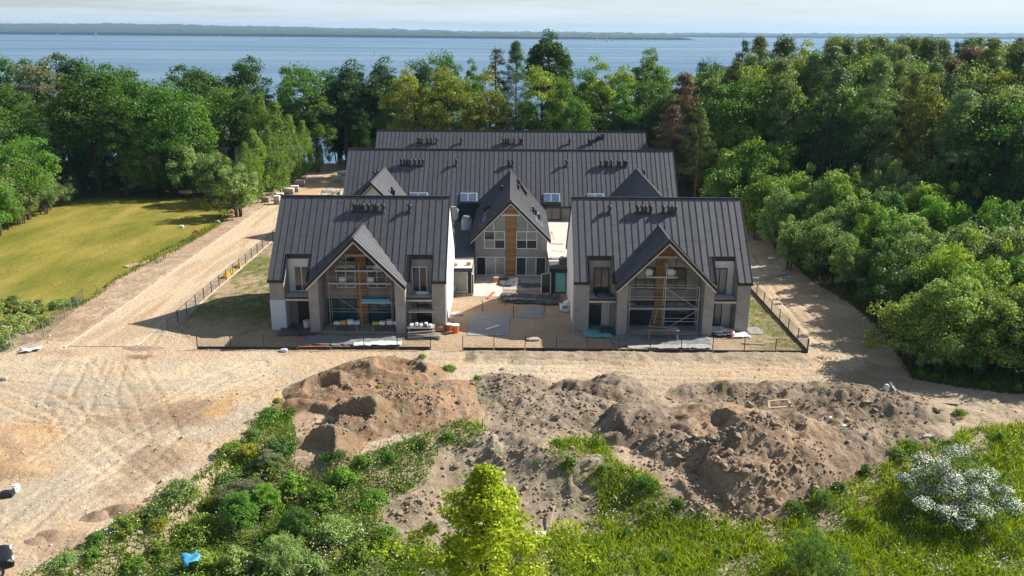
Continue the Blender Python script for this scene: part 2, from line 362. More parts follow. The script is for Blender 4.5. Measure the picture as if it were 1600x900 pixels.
def blob(px, py, rx, ry, x, y, jit=0.5):
    p = gpt(px, py); sx = 75.0 if py < 600 else 60.0
    d = np.hypot((x - p.x) / rx, (y - p.y) / ry) + jit * (fbm(x * 0.5, y * 0.5, 4) - 0.5) * 2
    return 1 - sstep(0.55, 1.1, d)
def soil_colour(x, y):
    n1, n2, n3 = fbm(x * 0.12, y * 0.12, 5), fbm(x * 0.5 + 40, y * 0.8, 5), fbm(x * 1.7, y * 1.7 + 9, 4)
    c = np.broadcast_to(SAND, x.shape + (3,)).copy()
    c = mixc(c, PALE, sstep(0.45, 0.62, n1) * 0.8)
    c = mixc(c, GREYS, sstep(0.52, 0.66, n2) * 0.55)
    c = mixc(c, BROWN, sstep(0.60, 0.78, fbm(x * 0.2 - 30, y * 0.35, 5)) * 0.5)
    for (px, py, rx, ry, k, w) in [(130, 610, 7, 4.5, GREYS, .75), (60, 760, 4, 4, GREYS, .8), (200, 690, 6, 4, GREYS, .5), (380, 655, 3, 4, GREYS, .5), (300, 640, 3.5, 3.0, BROWN, .75),
                                   (350, 635, 1.3, 3.5, OCHRE, .8), (250, 720, 3.0, 3.2, BROWN, .6), (240, 660, 2.5, 2.2, BROWN, .35), (220, 558, 1.9, .8, BROWN, 1.0), (100, 620, 1.6, .8, OCHRE, .6),  # the full-weight brown blob is a cast shadow put into the soil colour
                                   (20, 690, 4.5, 3.2, OCHRE, .8), (50, 740, 3, 2, OCHRE, .5), (120, 850, 3, 1.6, BROWN, .5), (1290, 520, 3, 6, PALE, .5), (1380, 590, 5, 4, BROWN, .55), (1330, 520, 5, 9, BROWN, .45), (1250, 440, 4, 10, BROWN, .4)]:
        c = mixc(c, k, blob(px, py, rx, ry, x, y) * w)
    # verge beside the road: broken gravelly soil
    v = (x > -46.5) & (x < -41) & (y > 74); c = mixc(c, BROWN * 1.25, v * (0.35 + 0.5 * sstep(0.45, 0.6, n3)))
    v = inpoly(GARDEN, x, y); c = mixc(c, np.array((0.36, 0.25, 0.165)), v * (0.45 + 0.35 * n2))
    lg = v & (x < -22.8); c = mixc(c, TURF * 1.25, lg * np.clip(sstep(0.38, 0.58, n1 * 0.5 + n3 * 0.5) * sstep(76, 84, y) * 0.95, 0, 1))
    rg = v & (x > 21); c = mixc(c, TURF * 1.3, rg * sstep(0.36, 0.56, n1 * 0.4 + n3 * 0.6) * sstep(21, 25.5, x) * 0.85)
    # lower meadow and slope
    yb = np.interp(x, YB[:, 0], YB[:, 1]); low = sstep(0, 5, yb - y)
    c = mixc(c, CLAY, low * 0.8); c = mixc(c, TURF * 0.8, low * sstep(0.42, 0.6, n1 * 0.5 + n2 * 0.5) * 0.6)
    # rough verge just outside the front fence and the bank beyond the track
    vb = (y < 72.3) & (y > 69.6) & (x > -4) & (x < 27); c = mixc(c, CLAY * 0.85, vb * 0.75)
    bk = sstep(66.8, 64.5, y) * sstep(-13, -6, x); c = mixc(c, CLAY, bk * 0.65)
    # woods
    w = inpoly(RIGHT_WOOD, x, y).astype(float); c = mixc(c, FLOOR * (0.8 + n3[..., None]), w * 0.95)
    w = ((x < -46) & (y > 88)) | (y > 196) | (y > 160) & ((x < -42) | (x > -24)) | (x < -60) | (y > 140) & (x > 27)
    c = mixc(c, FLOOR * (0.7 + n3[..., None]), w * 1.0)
    return np.clip(c, 0.01, 0.9)
def ruts(x, y):
    z = np.zeros_like(x)
    for t in TRACKS:
        d = linedist(t, x, y)
        z -= 0.085 * np.exp(-((d - 0.95) / 0.17) ** 2) * (0.5 + fbm(x * 0.3, y * 0.3, 2))
        z += 0.05 * np.exp(-((d - 1.25) / 0.14) ** 2) + 0.03 * np.exp(-((d - 0.62) / 0.14) ** 2)
    return z
def detail_z(x, y):
    flat = inpoly(LAWN, x, y) | ((x > -41.2) & (x < -34.6) & (y > 70)) | inpoly([(-26, 74.5), (26, 74.5), (26, 160), (-26, 160)], x, y)
    near = sstep(210, 90, y)
    n = 0.10 * (fbm(x * 0.35, y * 0.35, 4) - 0.5) + 0.10 * (ridged(x * 1.1, y * 1.1, 4) - 0.6) + ruts(x, y)
    rough = (sstep(66.5, 63, y) * sstep(-10, -4, x)) * 0.55 * (ridged(x * 0.45 + 3, y * 0.6, 5) - 0.62)
    vb = sstep(72.25, 71.6, y) * sstep(69.0, 69.9, y) * sstep(-4.3, -3.2, x) * sstep(27.4, 26, x)
    verge = vb * (0.22 + 0.45 * (ridged(x * 0.8, y * 0.9, 4) - 0.5))
    v2 = ((x > -46.5) & (x < -41.3) & (y > 72)) * (0.12 * ridged(x * 0.9, y * 0.9, 4))
    return np.where(flat, -0.02, (n + rough + verge + v2) * near - 0.0)
def axis(parts):
    a = [np.arange(s, e, st) for s, e, st in parts]
    return np.unique(np.round(np.concatenate(a), 4))
geo = lambda a, b, n: np.geomspace(a, b, n)
xs = np.concatenate([-geo(9000, 140, 10), np.arange(-130, -52, 2.0), np.arange(-52, 46, 0.24), np.arange(46, 130, 2.0), geo(140, 9000, 10)])
ys = np.concatenate([-geo(3000, 10, 6), np.arange(0, 33, 3.0), np.arange(33, 78, 0.22), np.arange(78, 130, 0.6), np.arange(130, 206, 2.0), geo(210, 9500, 12)])
GX, GY = np.meshgrid(xs, ys)
GZ = ground_z(GX, GY) + detail_z(GX, GY)
def grid_mesh(name, X, Y, Z, keep=None):
    ny, nx = X.shape
    V = np.stack([X, Y, Z], -1).reshape(-1, 3)
    i = (np.arange(ny - 1)[:, None] * nx + np.arange(nx - 1)[None, :])
    if keep is not None: i = i[keep]
    i = i.ravel()
    F = np.stack([i, i + 1, i + nx + 1, i + nx], -1)
    if keep is not None:
        used = np.unique(F); mp_ = np.full(len(V), -1); mp_[used] = np.arange(len(used)); V = V[used]; F = mp_[F]
        return np_mesh(name, V, F, True), used
    return np_mesh(name, V, F, True), None
def set_col(me, cols):
    a = me.color_attributes.new('soil', 'FLOAT_COLOR', 'POINT')
    a.data.foreach_set('color', np.concatenate([cols, np.ones((len(cols), 1))], 1).astype(np.float32).ravel())
me, _ = grid_mesh('ground', GX, GY, GZ)
set_col(me, soil_colour(GX, GY).reshape(-1, 3))
tag(link('ground', me, mat='soil'), kind='structure')

def flat_sheet(name, poly, z, mat, kind='structure'):
    me = bpy.data.meshes.new(name); me.from_pydata([(p[0], p[1], z) for p in poly], [], [list(range(len(poly)))]); me.update()
    if me.polygons[0].normal.z < 0: me.flip_normals()
    return tag(link(name, me, mat=mat), kind=kind)
def wobble(poly, amp=0.35, step=1.2):
    out = []
    for (a, b) in zip(poly, poly[1:] + poly[:1]):
        L = math.dist(a, b); k = max(1, int(L / step))
        for i in range(k):
            t = i / k; out.append((a[0] + (b[0] - a[0]) * t + rnd.uniform(-amp, amp), a[1] + (b[1] - a[1]) * t + rnd.uniform(-amp, amp)))
    return out
flat_sheet('lawn', wobble(LAWN, 0.3), 0.012, 'lawn_grass')
# compacted sand road with kerbs
xr, yr = np.meshgrid(np.arange(-41.0, -34.79, 0.31), np.arange(73, 197, 0.7))
me, _ = grid_mesh('road', xr, yr, 0.012 + 0.012 * fbm(xr * 0.4, yr * 0.2, 3) - 6.5 * sstep(186, 202, yr))
n2 = fbm(xr * 0.9, yr * 0.13, 5); cc = mixc(np.broadcast_to(PALE * np.array((0.98, 0.95, 0.92)), xr.shape + (3,)).copy(), SAND * 0.85, sstep(0.5, 0.68, n2) * 0.8)
cc = mixc(cc, OCHRE * 0.95, sstep(0.62, 0.74, fbm(xr * 0.5 + 9, yr * 0.06, 4)) * 0.5)
set_col(me, cc.reshape(-1, 3)); tag(link('road', me, mat='soil'), kind='structure')
kb = MB(); kb.box(-0.075, 0.075, 0, 0.985, -0.1, 0.06)
for i, (kx, y0, y1) in enumerate(((-41.09, 72.6, 186), (-34.70, 73.2, 150))):
    root = tag(empty('kerb', (kx, y0, 0)), kind='structure')
    k0 = None; yy = 0.0
    while yy < min(y1 - y0, 60):
        if k0 is None: k0 = kb.build('kerb_stone', 'kerb_stone', root); ko = k0
        else: ko = k0.copy(); C.objects.link(ko); ko.parent = root
        ko.location = (rnd.uniform(-.01, .01), yy, rnd.uniform(-.012, .012)); yy += 1.0
    mb = MB()
    while yy < y1 - y0: mb.box(-0.075, 0.075, yy, yy + 0.985, -0.1, 0.06); yy += 1.0
    o = mb.build('kerb_run', 'kerb_stone', root); o['kind'] = 'stuff'

# lake and far shores
me = bpy.data.meshes.new('lake'); me.from_pydata([(-9000, 197, -4), (9000, 197, -4), (9000, 12000, -4), (-9000, 12000, -4)], [], [(0, 1, 2, 3)]); me.update()
tag(link('lake', me, mat='lake'), kind='structure')
def far_shore(name, pts, depth, seed, bump=7.0, step=14.0):
    """pts: (px, waterline distance, crest height): a wooded ridge with an uneven tree line"""
    P = []
    for (px, Y, h) in pts: P.append((ray(px, 55)[0] / ray(px, 55)[1] * Y, Y, h))
    P = np.array(P); X = np.arange(P[0, 0], P[-1, 0], step)
    Y0 = np.interp(X, P[:, 0], P[:, 1]); Hh = np.interp(X, P[:, 0], P[:, 2])
    T = np.array([0, 0.004, 0.02, 0.07, 0.15, 0.3, 0.5, 0.75, 1.0]); prof = np.array([0, 0.35, 0.45, 0.55, 0.72, 0.9, 1.0, 0.8, 0.0])
    XX = np.repeat(X[None], len(T), 0); YY = Y0[None] + T[:, None] * depth + 40 * (fbm(X / 300 + seed, X * 0, 3) - .5)[None]
    ZZ = -5 + prof[:, None] * (Hh[None] + bump * 2 * (fbm(XX / 60 + seed, YY / 60, 4) - 0.5) + bump * (np.random.default_rng(seed).random(XX.shape) - 0.5)); ZZ[0] = -5; ZZ[-1] = -5
    me, _ = grid_mesh(name, XX, YY, ZZ)
    return tag(link(name, me, mat='far_wood'), kind='structure')
far_shore('hills', [(-300, 5600, 42), (0, 5300, 40), (150, 5100, 40), (330, 4900, 38), (480, 4700, 34), (640, 4500, 30), (800, 4300, 27), (960, 4250, 25), (1060, 4250, 22), (1088, 4240, 6)], 500, 1)
far_shore('hills', [(-300, 7300, 75), (0, 7000, 74), (120, 6900, 80), (240, 6800, 76), (330, 6800, 66), (420, 6800, 62), (500, 6700, 56), (640, 6700, 46), (760, 6700, 34), (900, 6800, 36), (1000, 6900, 34)], 900, 2, 8)
far_shore('hills', [(1000, 7300, 30), (1089, 7200, 34), (1160, 7000, 36), (1260, 7000, 34), (1380, 7000, 38), (1500, 7000, 42), (1620, 7000, 46), (2000, 7000, 46)], 600, 3, 7)

# ------------------------------------------------------------------ spoil heaps
def heap(name, label, mounds, base, alt, rough=0.5, freq=0.55, step=0.16, group=None, clods=0, green=0.0, seed=0, bites=(), h_dark=None):
    """mounds: (px, py, rx, ry, height, turn) on the ground; heaps are heightfields with broken, clodded surfaces"""
    M = [(gpt(px, py), rx, ry, h, math.radians(t)) for (px, py, rx, ry, h, t) in mounds]
    x0 = min(m[0].x - max(m[1], m[2]) * 1.3 for m in M); x1 = max(m[0].x + max(m[1], m[2]) * 1.3 for m in M)
    y0 = min(m[0].y - max(m[1], m[2]) * 1.3 for m in M); y1 = max(m[0].y + max(m[1], m[2]) * 1.3 for m in M)
    X, Y = np.meshgrid(np.arange(x0, x1, step), np.arange(y0, y1, step))
    A = np.zeros_like(X)
    wx, wy = X + 1.1 * (fbm(X * 0.4 + seed, Y * 0.4, 3) - 0.5), Y + 1.1 * (fbm(X * 0.4, Y * 0.4 + seed + 5, 3) - 0.5)
    for (p, rx, ry, h, t) in M:
        dx, dy = wx - p.x, wy - p.y
        u, v = dx * math.cos(t) + dy * math.sin(t), -dx * math.sin(t) + dy * math.cos(t)
        d = np.hypot(u / rx, v / ry)
        prof = np.clip(1.12 - d, 0, None); prof = np.where(prof > 0.85, 0.85 + (prof - 0.85) * 0.3, prof)
        a = h * prof
        A = np.where(h > 0, np.maximum(A, a), np.clip(A + a, -0.4, None))
    for (px, py, r, keepz) in bites:                           # dug-out hollows with steep walls
        p = gpt(px, py); d = np.hypot(wx - p.x, wy - p.y) + .5 * (fbm(X * .9 + seed, Y * .9, 3) - .5); A = np.minimum(A, np.maximum(keepz, (d - r) * 2.6))
    env = sstep(0.0, 0.5, A)
    A2 = A * (0.8 + 0.4 * fbm(X * 0.3 + seed, Y * 0.3, 3)) + env * (rough * (ridged(X * freq + seed, Y * freq, 5) - 0.62) + 0.48 * rough * (ridged(X * 1.9, Y * 2.1 + seed, 4) - 0.62))
    Z = ground_z(X, Y) + A2 - 0.10
    keep = (A[:-1, :-1] > 0.005) | (A[1:, 1:] > 0.005)
    me, used = grid_mesh(name, X, Y, Z, keep)
    n1, n2 = fbm(X * 0.35 + seed, Y * 0.35, 4), fbm(X * 1.3, Y * 1.3 + seed, 4)
    c = mixc(np.broadcast_to(np.array(base), X.shape + (3,)).copy(), np.array(alt), sstep(0.42, 0.62, n1 * 0.6 + n2 * 0.4))
    c = mixc(c, CLAY * 1.1, sstep(0.56, 0.7, n2) * 0.4)
    if green: c = mixc(c, np.array((0.13, 0.15, 0.05)), sstep(0.54, 0.66, fbm(X * 0.6 + 20, Y * 0.6, 4)) * green)
    c = mixc(c, SAND * 0.9, (1 - sstep(0, 0.35, A)) * 0.6)
    c = mixc(c, c.mean(-1, keepdims=True) * np.array((.98, .92, .84)), np.full(X.shape, .16)) * (1.0 if h_dark is None else h_dark)
    set_col(me, c.reshape(-1, 3)[used])
    ctr = M[0][0]
    o = tag(link(name, me, mat='heap_soil'), label, 'soil heap', group)
    return o, X, Y, Z, A
HG = 'soil heaps between the track and the meadow'
heap_left = heap('soil_heap', 'orange-brown soil heap with dug-out dark hollows beside the sandy yard',
     [(600, 588, 5.4, 3.4, 2.0, 0), (650, 640, 5.0, 4.2, 1.5, 0), (565, 660, 3.4, 3.2, 2.5, 20), (510, 700, 2.8, 3.2, 1.6, 0), (700, 622, 3.8, 3.6, 1.1, 0), (520, 612, 4.0, 2.8, 1.9, 0), (470, 650, 3.0, 3.0, 1.3, 0)],
     (0.36, 0.215, 0.125), (0.26, 0.155, 0.092), 0.6, 0.45, group=HG, green=0.22, seed=1, h_dark=1.05, bites=[(468, 668, 2.7, .12), (476, 722, 1.9, .1), (548, 672, 1.1, .9), (508, 618, 1.2, .5), (628, 588, 1.5, .5), (560, 612, .9, .8)])
heap_mid = heap('soil_heap', 'grey broken clay heap with gullies between brown heap and dark rubble heap',
     [(790, 610, 4.0, 3.6, 0.9, 0), (850, 640, 4.5, 4.6, 0.9, 0), (820, 680, 3.0, 3.0, 0.6, 0), (910, 640, 3.4, 4.2, 0.9, 0), (890, 770, 2.6, 2.2, 0.5, 0)],
     (0.36, 0.285, 0.21), (0.25, 0.19, 0.135), 0.85, 0.6, group=HG, green=0.25, seed=2)
heap_low = heap('soil_heap', 'low pale broken clay spoil between the maple and the grey heap',
     [(760, 705, 3.6, 2.6, .45, 0), (850, 715, 3.6, 2.4, .5, 0), (800, 765, 4.2, 2.8, .35, 0), (880, 800, 3.0, 2.6, .5, 0), (650, 795, 2.2, 2.2, .5, 0), (700, 820, 2.0, 1.6, .35, 0), (920, 740, 2.0, 2.0, .6, 0)],
     (0.42, 0.335, 0.245), (0.30, 0.235, 0.165), 0.75, 0.55, group=HG, green=0.35, seed=7)
heap_dark = heap('soil_heap', 'dark grey-brown soil heap with steep crumbling face below the sandy track',
     [(960, 612, 3.2, 2.8, 1.4, 0), (1000, 665, 4.0, 3.4, 2.0, 10), (900, 610, 2.4, 2.2, 1.0, 0), (1060, 700, 3.0, 2.8, 1.3, 0)],
     (0.21, 0.155, 0.11), (0.32, 0.245, 0.175), 1.0, 0.45, group=HG, seed=3, h_dark=.95, bites=[(905, 655, 1.8, .3), (985, 735, 2.0, .4), (945, 690, 1.3, .5)])
heap_big = heap('soil_heap', 'large brown rubble heap whose cloddy toe spills onto the green meadow',
     [(1180, 715, 6.2, 4.6, 3.0, 0), (1130, 690, 4.5, 4.2, 2.3, 0), (1230, 700, 5.2, 4.6, 2.5, 0), (1120, 655, 4.0, 3.0, 1.2, 0), (1160, 750, 4.4, 3.0, 1.9, 0)],
     (0.25, 0.175, 0.115), (0.38, 0.25, 0.155), 0.95, 0.42, group=HG, seed=4, h_dark=.98, bites=[(1075, 790, 2.4, .3), (1100, 690, 1.2, 1.2)])
heap_bank = heap('soil_heap', 'long low bank of mixed soil and scrap below the track towards the thicket',
     [(1140, 615, 4.6, 2.4, 1.0, 0), (1230, 620, 5.0, 2.6, 1.3, 0), (1320, 630, 5.5, 3.6, 1.5, 0), (1400, 640, 4.0, 3.6, 1.3, 0), (1340, 690, 5.0, 3.6, 1.2, 0), (1430, 680, 2.6, 2.4, 0.9, 0)],
     (0.33, 0.25, 0.18), (0.24, 0.175, 0.12), 0.85, 0.5, group=HG, green=0.35, seed=5)
heap_sand = heap('sand_heap', 'low heap of yellow ochre sand in the open yard',
     [(10, 690, 3.2, 2.0, 0.8, 0), (-60, 700, 4, 2.6, 1.2, 0), (30, 735, 2.4, 1.2, 0.45, 0)], (0.56, 0.36, 0.19), (0.50, 0.32, 0.17), 0.14, 0.6, 0.2, seed=6)
for k, (px, py, rx, ry, h, lab) in enumerate([(190, 800, 1.6, .9, .55, 'small crumbly soil heap on yard edge, biggest of the small ones'), (148, 808, 1.1, .8, .4, 'small soil heap with dark side at the yard edge near the weeds'), (285, 770, 1.1, .8, .45, 'small soil heap at yard edge beside the leafy bushes'),
                                       (78, 838, 1.2, .8, .35, 'flat crumbly soil heap on the yard near the parked black car'), (55, 846, .9, .6, .25, 'pale crumbly lump of soil next to flat heap near black car'), (225, 545, 2.4, .9, .25, 'low strip of loose soil where the road meets the yard')]):
    heap('soil_heap', lab, [(px, py, rx, ry, h, 0)], (0.40, 0.27, 0.18), (0.30, 0.20, 0.13), 0.35, 1.2, 0.12, group='small soil heaps on the yard', seed=10 + k)
def surface_z(hp, x, y):
    _, X, Y, Z, A = hp; i = int(round((y - Y[0, 0]) / (Y[1, 0] - Y[0, 0]))); j = int(round((x - X[0, 0]) / (X[0, 1] - X[0, 0])))
    i, j = min(max(i, 0), X.shape[0] - 1), min(max(j, 0), X.shape[1] - 1)
    return float(max(Z[i, j], ground_z(x, y) + detail_z(np.array([[x]]), np.array([[y]]))[0, 0]))
# clods: irregular lumps lying on the faces of the heaps
clod_me = []
for k in range(5):
    bm = bmesh.new(); bmesh.ops.create_icosphere(bm, subdivisions=1, radius=1.0)
    for v in bm.verts: v.co *= rnd.uniform(0.65, 1.15); v.co.z *= 0.75
    me = bpy.data.meshes.new('clod'); bm.to_mesh(me); bm.free(); me.materials.append(MAT['clod']); clod_me.append(me)
def scatter_clods(hp, spots, big, small, seed):
    """spots: (px, py, spread x, spread y)"""
    o = hp[0]; r = random.Random(seed); V, F = [], []
    base = [np.array([tuple(v.co) for v in m.vertices]) for m in clod_me]; bf = [np.array([tuple(p.vertices) for p in m.polygons]) for m in clod_me]; nv = 0
    for i in range(big + small):
        px, py, sx, sy = r.choice(spots); p = gpt(px, py); x, y = p.x + r.gauss(0, sx), p.y + r.gauss(0, sy)
        s = r.uniform(0.17, 0.36) if i < big else r.uniform(0.05, 0.15)
        z = surface_z(hp, x, y) + s * 0.25; k = r.randrange(5)
        if i < big:
            c = bpy.data.objects.new('clod', clod_me[k]); C.objects.link(c); c.parent = o; c.location = (x, y, z); c.scale = (s, s * r.uniform(.7, 1.2), s * r.uniform(.6, 1)); c.rotation_euler = (r.uniform(-.5, .5), r.uniform(-.5, .5), r.uniform(0, 6.3))
        else:
            a = r.uniform(0, 6.3); R = np.array([[math.cos(a), -math.sin(a), 0], [math.sin(a), math.cos(a), 0], [0, 0, 1]])
            V.append(base[k] @ R.T * s + np.array([x, y, z])); F.append(bf[k] + nv); nv += len(base[k])
    if V: tag(link('loose_clods', np_mesh('loose_clods', np.concatenate(V), np.concatenate(F)), o, mat='clod'), kind='stuff')
scatter_clods(heap_big, [(1120, 750, 1.6, 1.6), (1170, 780, 2.0, 1.2), (1190, 720, 2.2, 1.2), (1150, 800, 2.2, .8), (1100, 720, 1.5, 1.5), (1260, 760, 1.4, 1.4)], 70, 800, 1)
scatter_clods(heap_dark, [(960, 640, 1.6, 1.4), (1010, 690, 1.8, 1.2), (1040, 720, 1.5, 1.2)], 20, 250, 2)
scatter_clods(heap_bank, [(1320, 650, 3, 1.6), (1400, 640, 2, 1.5), (1350, 690, 2.5, 1.4), (1180, 630, 3, .8)], 24, 400, 3)
scatter_clods(heap_left, [(600, 620, 3, 2), (540, 670, 2, 1.6), (660, 640, 2.4, 1.6)], 10, 500, 4)
scatter_clods(heap_mid, [(840, 650, 2.4, 2.6), (790, 610, 1.6, 1.6), (910, 650, 1.6, 2)], 20, 500, 5)
scatter_clods(heap_low, [(760, 705, 2, 1.4), (880, 790, 1.6, 1.6), (650, 795, 1.2, 1.2), (850, 715, 2, 1.4)], 22, 400, 6)

# loose gravel and small stones on the yard, the verges and the track
rgv = np.random.default_rng(77); n = 9000
gx, gy = rgv.uniform(-47, 42, n), rgv.uniform(36, 105, n)
ok = (fbm(gx * .3 + 4, gy * .3, 4) + .25 * ((gx > -46) & (gx < -41.4)) + .12 * (gy < 72) > .56) & ~inpoly(LAWN, gx, gy) & ~inpoly([(-25, 73.5), (25, 73.5), (25, 120), (-25, 120)], gx, gy) & ~((gx > -41.2) & (gx < -34.6) & (gy > 72)) & (np.interp(gx, YB[:, 0], YB[:, 1]) < gy + 1) & ~inpoly(RIGHT_WOOD, gx, gy)
gx, gy = gx[ok], gy[ok]; gz = ground_z(gx, gy) + detail_z(gx, gy); V, F, nv = [], [], 0
bs = np.array([tuple(v.co) for v in clod_me[0].vertices]); bf_ = np.array([tuple(q.vertices) for q in clod_me[0].polygons])
for i in range(len(gx)):
    s_ = rgv.uniform(.03, .09) * (1.9 if rgv.random() < .06 else 1); a = rgv.uniform(0, 6.28); R = np.array([[math.cos(a), -math.sin(a), 0], [math.sin(a), math.cos(a), 0], [0, 0, .7]])
    V.append(bs @ R.T * s_ + np.array([gx[i], gy[i], gz[i] + s_ * .2])); F.append(bf_ + nv); nv += len(bs)
tag(link('gravel', np_mesh('gravel', np.concatenate(V), np.concatenate(F)), mat='kerb_stone'), 'loose gravel strewn over the sandy yard and verges', None, None, 'stuff')
# ------------------------------------------------------------------ buildings
PW = 0.652                                                     # width of a standing-seam roof sheet
_pm = {}
def panel_mesh(L, w, stag):
    k = (round(L, 1), round(w, 3), stag)
    if k in _pm: return _pm[k]
    L = k[0]; mb = MB(); cuts = [0.0]; c = (1.1, 2.0, 2.9)[stag]
    while c < L - 0.3: cuts.append(c); c += 2.7
    cuts.append(L)
    for i, (a, b) in enumerate(zip(cuts[:-1], cuts[1:])):
        mb.box(0.008, w - 0.018, a + (0.012 if i else 0), b - 0.012, 0.004, 0.022)
    mb.box(w - 0.018, w + 0.008, 0, L, 0.004, 0.066)
    me = bpy.data.meshes.new('roof_panel'); me.from_pydata(mb.v, [], mb.f); me.update(); me.materials.append(MAT['roof_metal'])
    _pm[k] = me; return me
def put_panel(roof, base, org, across, up, L, w, stag):
    if L < 0.25: return
    a, u = Vector(across).normalized(), Vector(up).normalized(); nrm = a.cross(u)
    o = bpy.data.objects.new('roof_panel', panel_mesh(L, w, stag)); C.objects.link(o); o.parent = roof
    M = Matrix((a, u, nrm)).transposed().to_4x4(); M.translation = Vector(org) - Vector(base); o.matrix_basis = M
def lay_panels_x(roof, base, x0, x1, ye, ze, yr, zr, notches=(), under=None):
    """sheets on a slope whose ridge runs along X"""
    n = max(1, round((x1 - x0) / PW)); w = (x1 - x0) / n
    up = Vector((0, yr - ye, zr - ze)); L = up.length; up.normalize()
    for i in range(n):
        a, b = x0 + i * w, x0 + (i + 1) * w; s0 = 0.0
        for (na, nb, yt) in notches:
            if b > na + 0.05 and a < nb - 0.05: s0 = max(s0, (yt - ye) / (yr - ye) * L)
        if under:
            xm = min(max(under[0], a), b); yt = under[1] - abs((xm if a <= under[0] <= b else (a if a > under[0] else b)) - under[0]) * 1.0 - 0.0
            if yt > ye: s0 = max(s0, (yt - 0.75 - ye) / (yr - ye) * L)
        org = Vector((a, ye, ze)) + up * s0
        put_panel(roof, base, org, (1, 0, 0), up, L - s0 - 0.02, w, i % 3)
def lay_panels_y(roof, base, xr, zr, side, yf, yb, run, valley):
    """sheets on a slope whose ridge runs along Y; side -1/+1; valley(y) gives the lowest z that is above the roof it dies into"""
    n = max(1, round((yb - yf) / PW)); w = (yb - yf) / n
    for i in range(n):
        ya = yf + i * w
        zlow = max(zr - run, valley(ya + w * 0.5) - 0.1); d = zr - zlow
        if d < 0.2: continue
        up = Vector((-side, 0, 1)).normalized(); ax = Vector((0, 1, 0)) if side > 0 else Vector((0, -1, 0))
        org = Vector((xr + side * d, ya if side > 0 else ya + w, zlow))
        put_panel(roof, base, org, ax, up, d * math.sqrt(2) - 0.02, w, i % 3)
_vent = {}
def vent_mesh(h=0.55, r=0.145):
    if h not in _vent:
        mb = MB(); mb.tube((0, 0, -0.15), (0, 0, h), r, n=8); mb.tube((0, 0, h - 0.02), (0, 0, h + 0.06), r * 1.9, r * 1.7, 8); mb.tube((0, 0, h + 0.06), (0, 0, h + 0.16), r * 1.5, r * 0.9, 8); mb.tube((0, 0, -0.15), (0, 0, 0.12), r * 2.0, r * 1.2, 8)
        me = bpy.data.meshes.new('vent_pipe'); me.from_pydata(mb.v, [], mb.f); me.update(); me.materials.append(MAT['black_plastic']); _vent[h] = me
    return _vent[h]
def vent(roof, base, x, y, z, h=0.8):
    o = bpy.data.objects.new('vent_pipe', vent_mesh(h)); C.objects.link(o); o.parent = roof; o.location = (x - base[0], y - base[1], z - base[2]); return o
def window(parent, base, x0, x1, y, z0, z1, frame='black_frame', glass='glass', cols=2, rows=1, fw=0.09, name='window', split=None):
    """frame standing 5 cm proud of the wall plane y (facing -Y), panes set back in it"""
    mb = MB(base)
    mb.box(x0, x1, y - 0.06, y + 0.05, z0, z0 + fw); mb.box(x0, x1, y - 0.06, y + 0.05, z1 - fw, z1)
    cx = split or [x0 + (x1 - x0) * i / cols for i in range(cols + 1)]
    for i, c in enumerate(cx):
        a = c if i == 0 else (c - fw if i == len(cx) - 1 else c - fw / 2); mb.box(a, a + fw, y - 0.058, y + 0.05, z0 + fw, z1 - fw)
    for j in range(1, rows):
        zz = z0 + (z1 - z0) * j / rows; mb.box(x0 + fw, x1 - fw, y - 0.056, y + 0.05, zz - fw / 2, zz + fw / 2)
    fo = mb.build(name, frame, parent)
    for i in range(len(cx) - 1):
        for j in range(rows):
            a, b = cx[i] + fw * 0.4, cx[i + 1] - fw * 0.4; c, d = z0 + (z1 - z0) * j / rows + 0.03, z0 + (z1 - z0) * (j + 1) / rows - 0.03
            gname = glass[(i * rows + j) % len(glass)] if isinstance(glass, (list, tuple)) else glass
            MB(base).box(a, b, y - 0.02, y + 0.01, c, d).build('pane', gname, fo)
    return fo
def gable_roof_y(root, base, xr, zr, yf, yb_ridge, halfw, valley_y0, valley_z0, name='gable_roof', valley=None, soffit=True, mats=('dark_trim', 'white_frame')):
    """45 degree cross gable: two slabs dying into a 45 degree main slope that starts at (valley_y0, valley_z0)"""
    mb = MB(base); t = 0.24
    zE = zr - halfw; ye = valley_y0 + (zE - valley_z0)
    for s in (-1, 1):
        poly = [(xr, yf, zr), (xr, yb_ridge, zr), (xr + s * halfw, max(ye, yf + 0.3), zE), (xr + s * halfw, yf, zE)]
        mb.prism(poly, (0, 0, -t))
    ro = mb.build(name, mats[0], root)
    vf = valley or (lambda y: valley_z0 + (y - valley_y0))
    for s in (-1, 1): lay_panels_y(ro, base, xr, zr + 0.006, s, yf + 0.02, yb_ridge, halfw, vf)
    mb = MB(base); mb.bar((xr, yf, zr + 0.03), (xr, yb_ridge, zr + 0.03), 0.22, 0.07); mb.build('ridge_cap', 'roof_metal', ro)
    mb = MB(base)                                              # dark barge boards and the white edge below them
    for s in (-1, 1):
        a, b = Vector((xr, yf - 0.03, zr)), Vector((xr + s * halfw, yf - 0.03, zE)); mb.prism([a, b, b + Vector((0, 0, -0.36)), a + Vector((0, 0, -0.36))], (0, 0.06, 0))
    mb.build('barge_board', mats[0], ro)
    if soffit:
        mb = MB(base)
        for s in (-1, 1):
            a, b = Vector((xr, yf + 0.08, zr - 0.36)), Vector((xr + s * (halfw - 0.05), yf + 0.08, zE - 0.36 + 0.05)); mb.prism([a, b, b + Vector((0, 0, -0.17)), a + Vector((0, 0, -0.17))], (0, 0.5, 0))
        mb.build('verge_soffit', mats[1], ro)
    return ro
YE, ZE, YR, ZR = 77.87, 5.10, 84.73, 11.96                     # front eaves and ridge of the two front houses
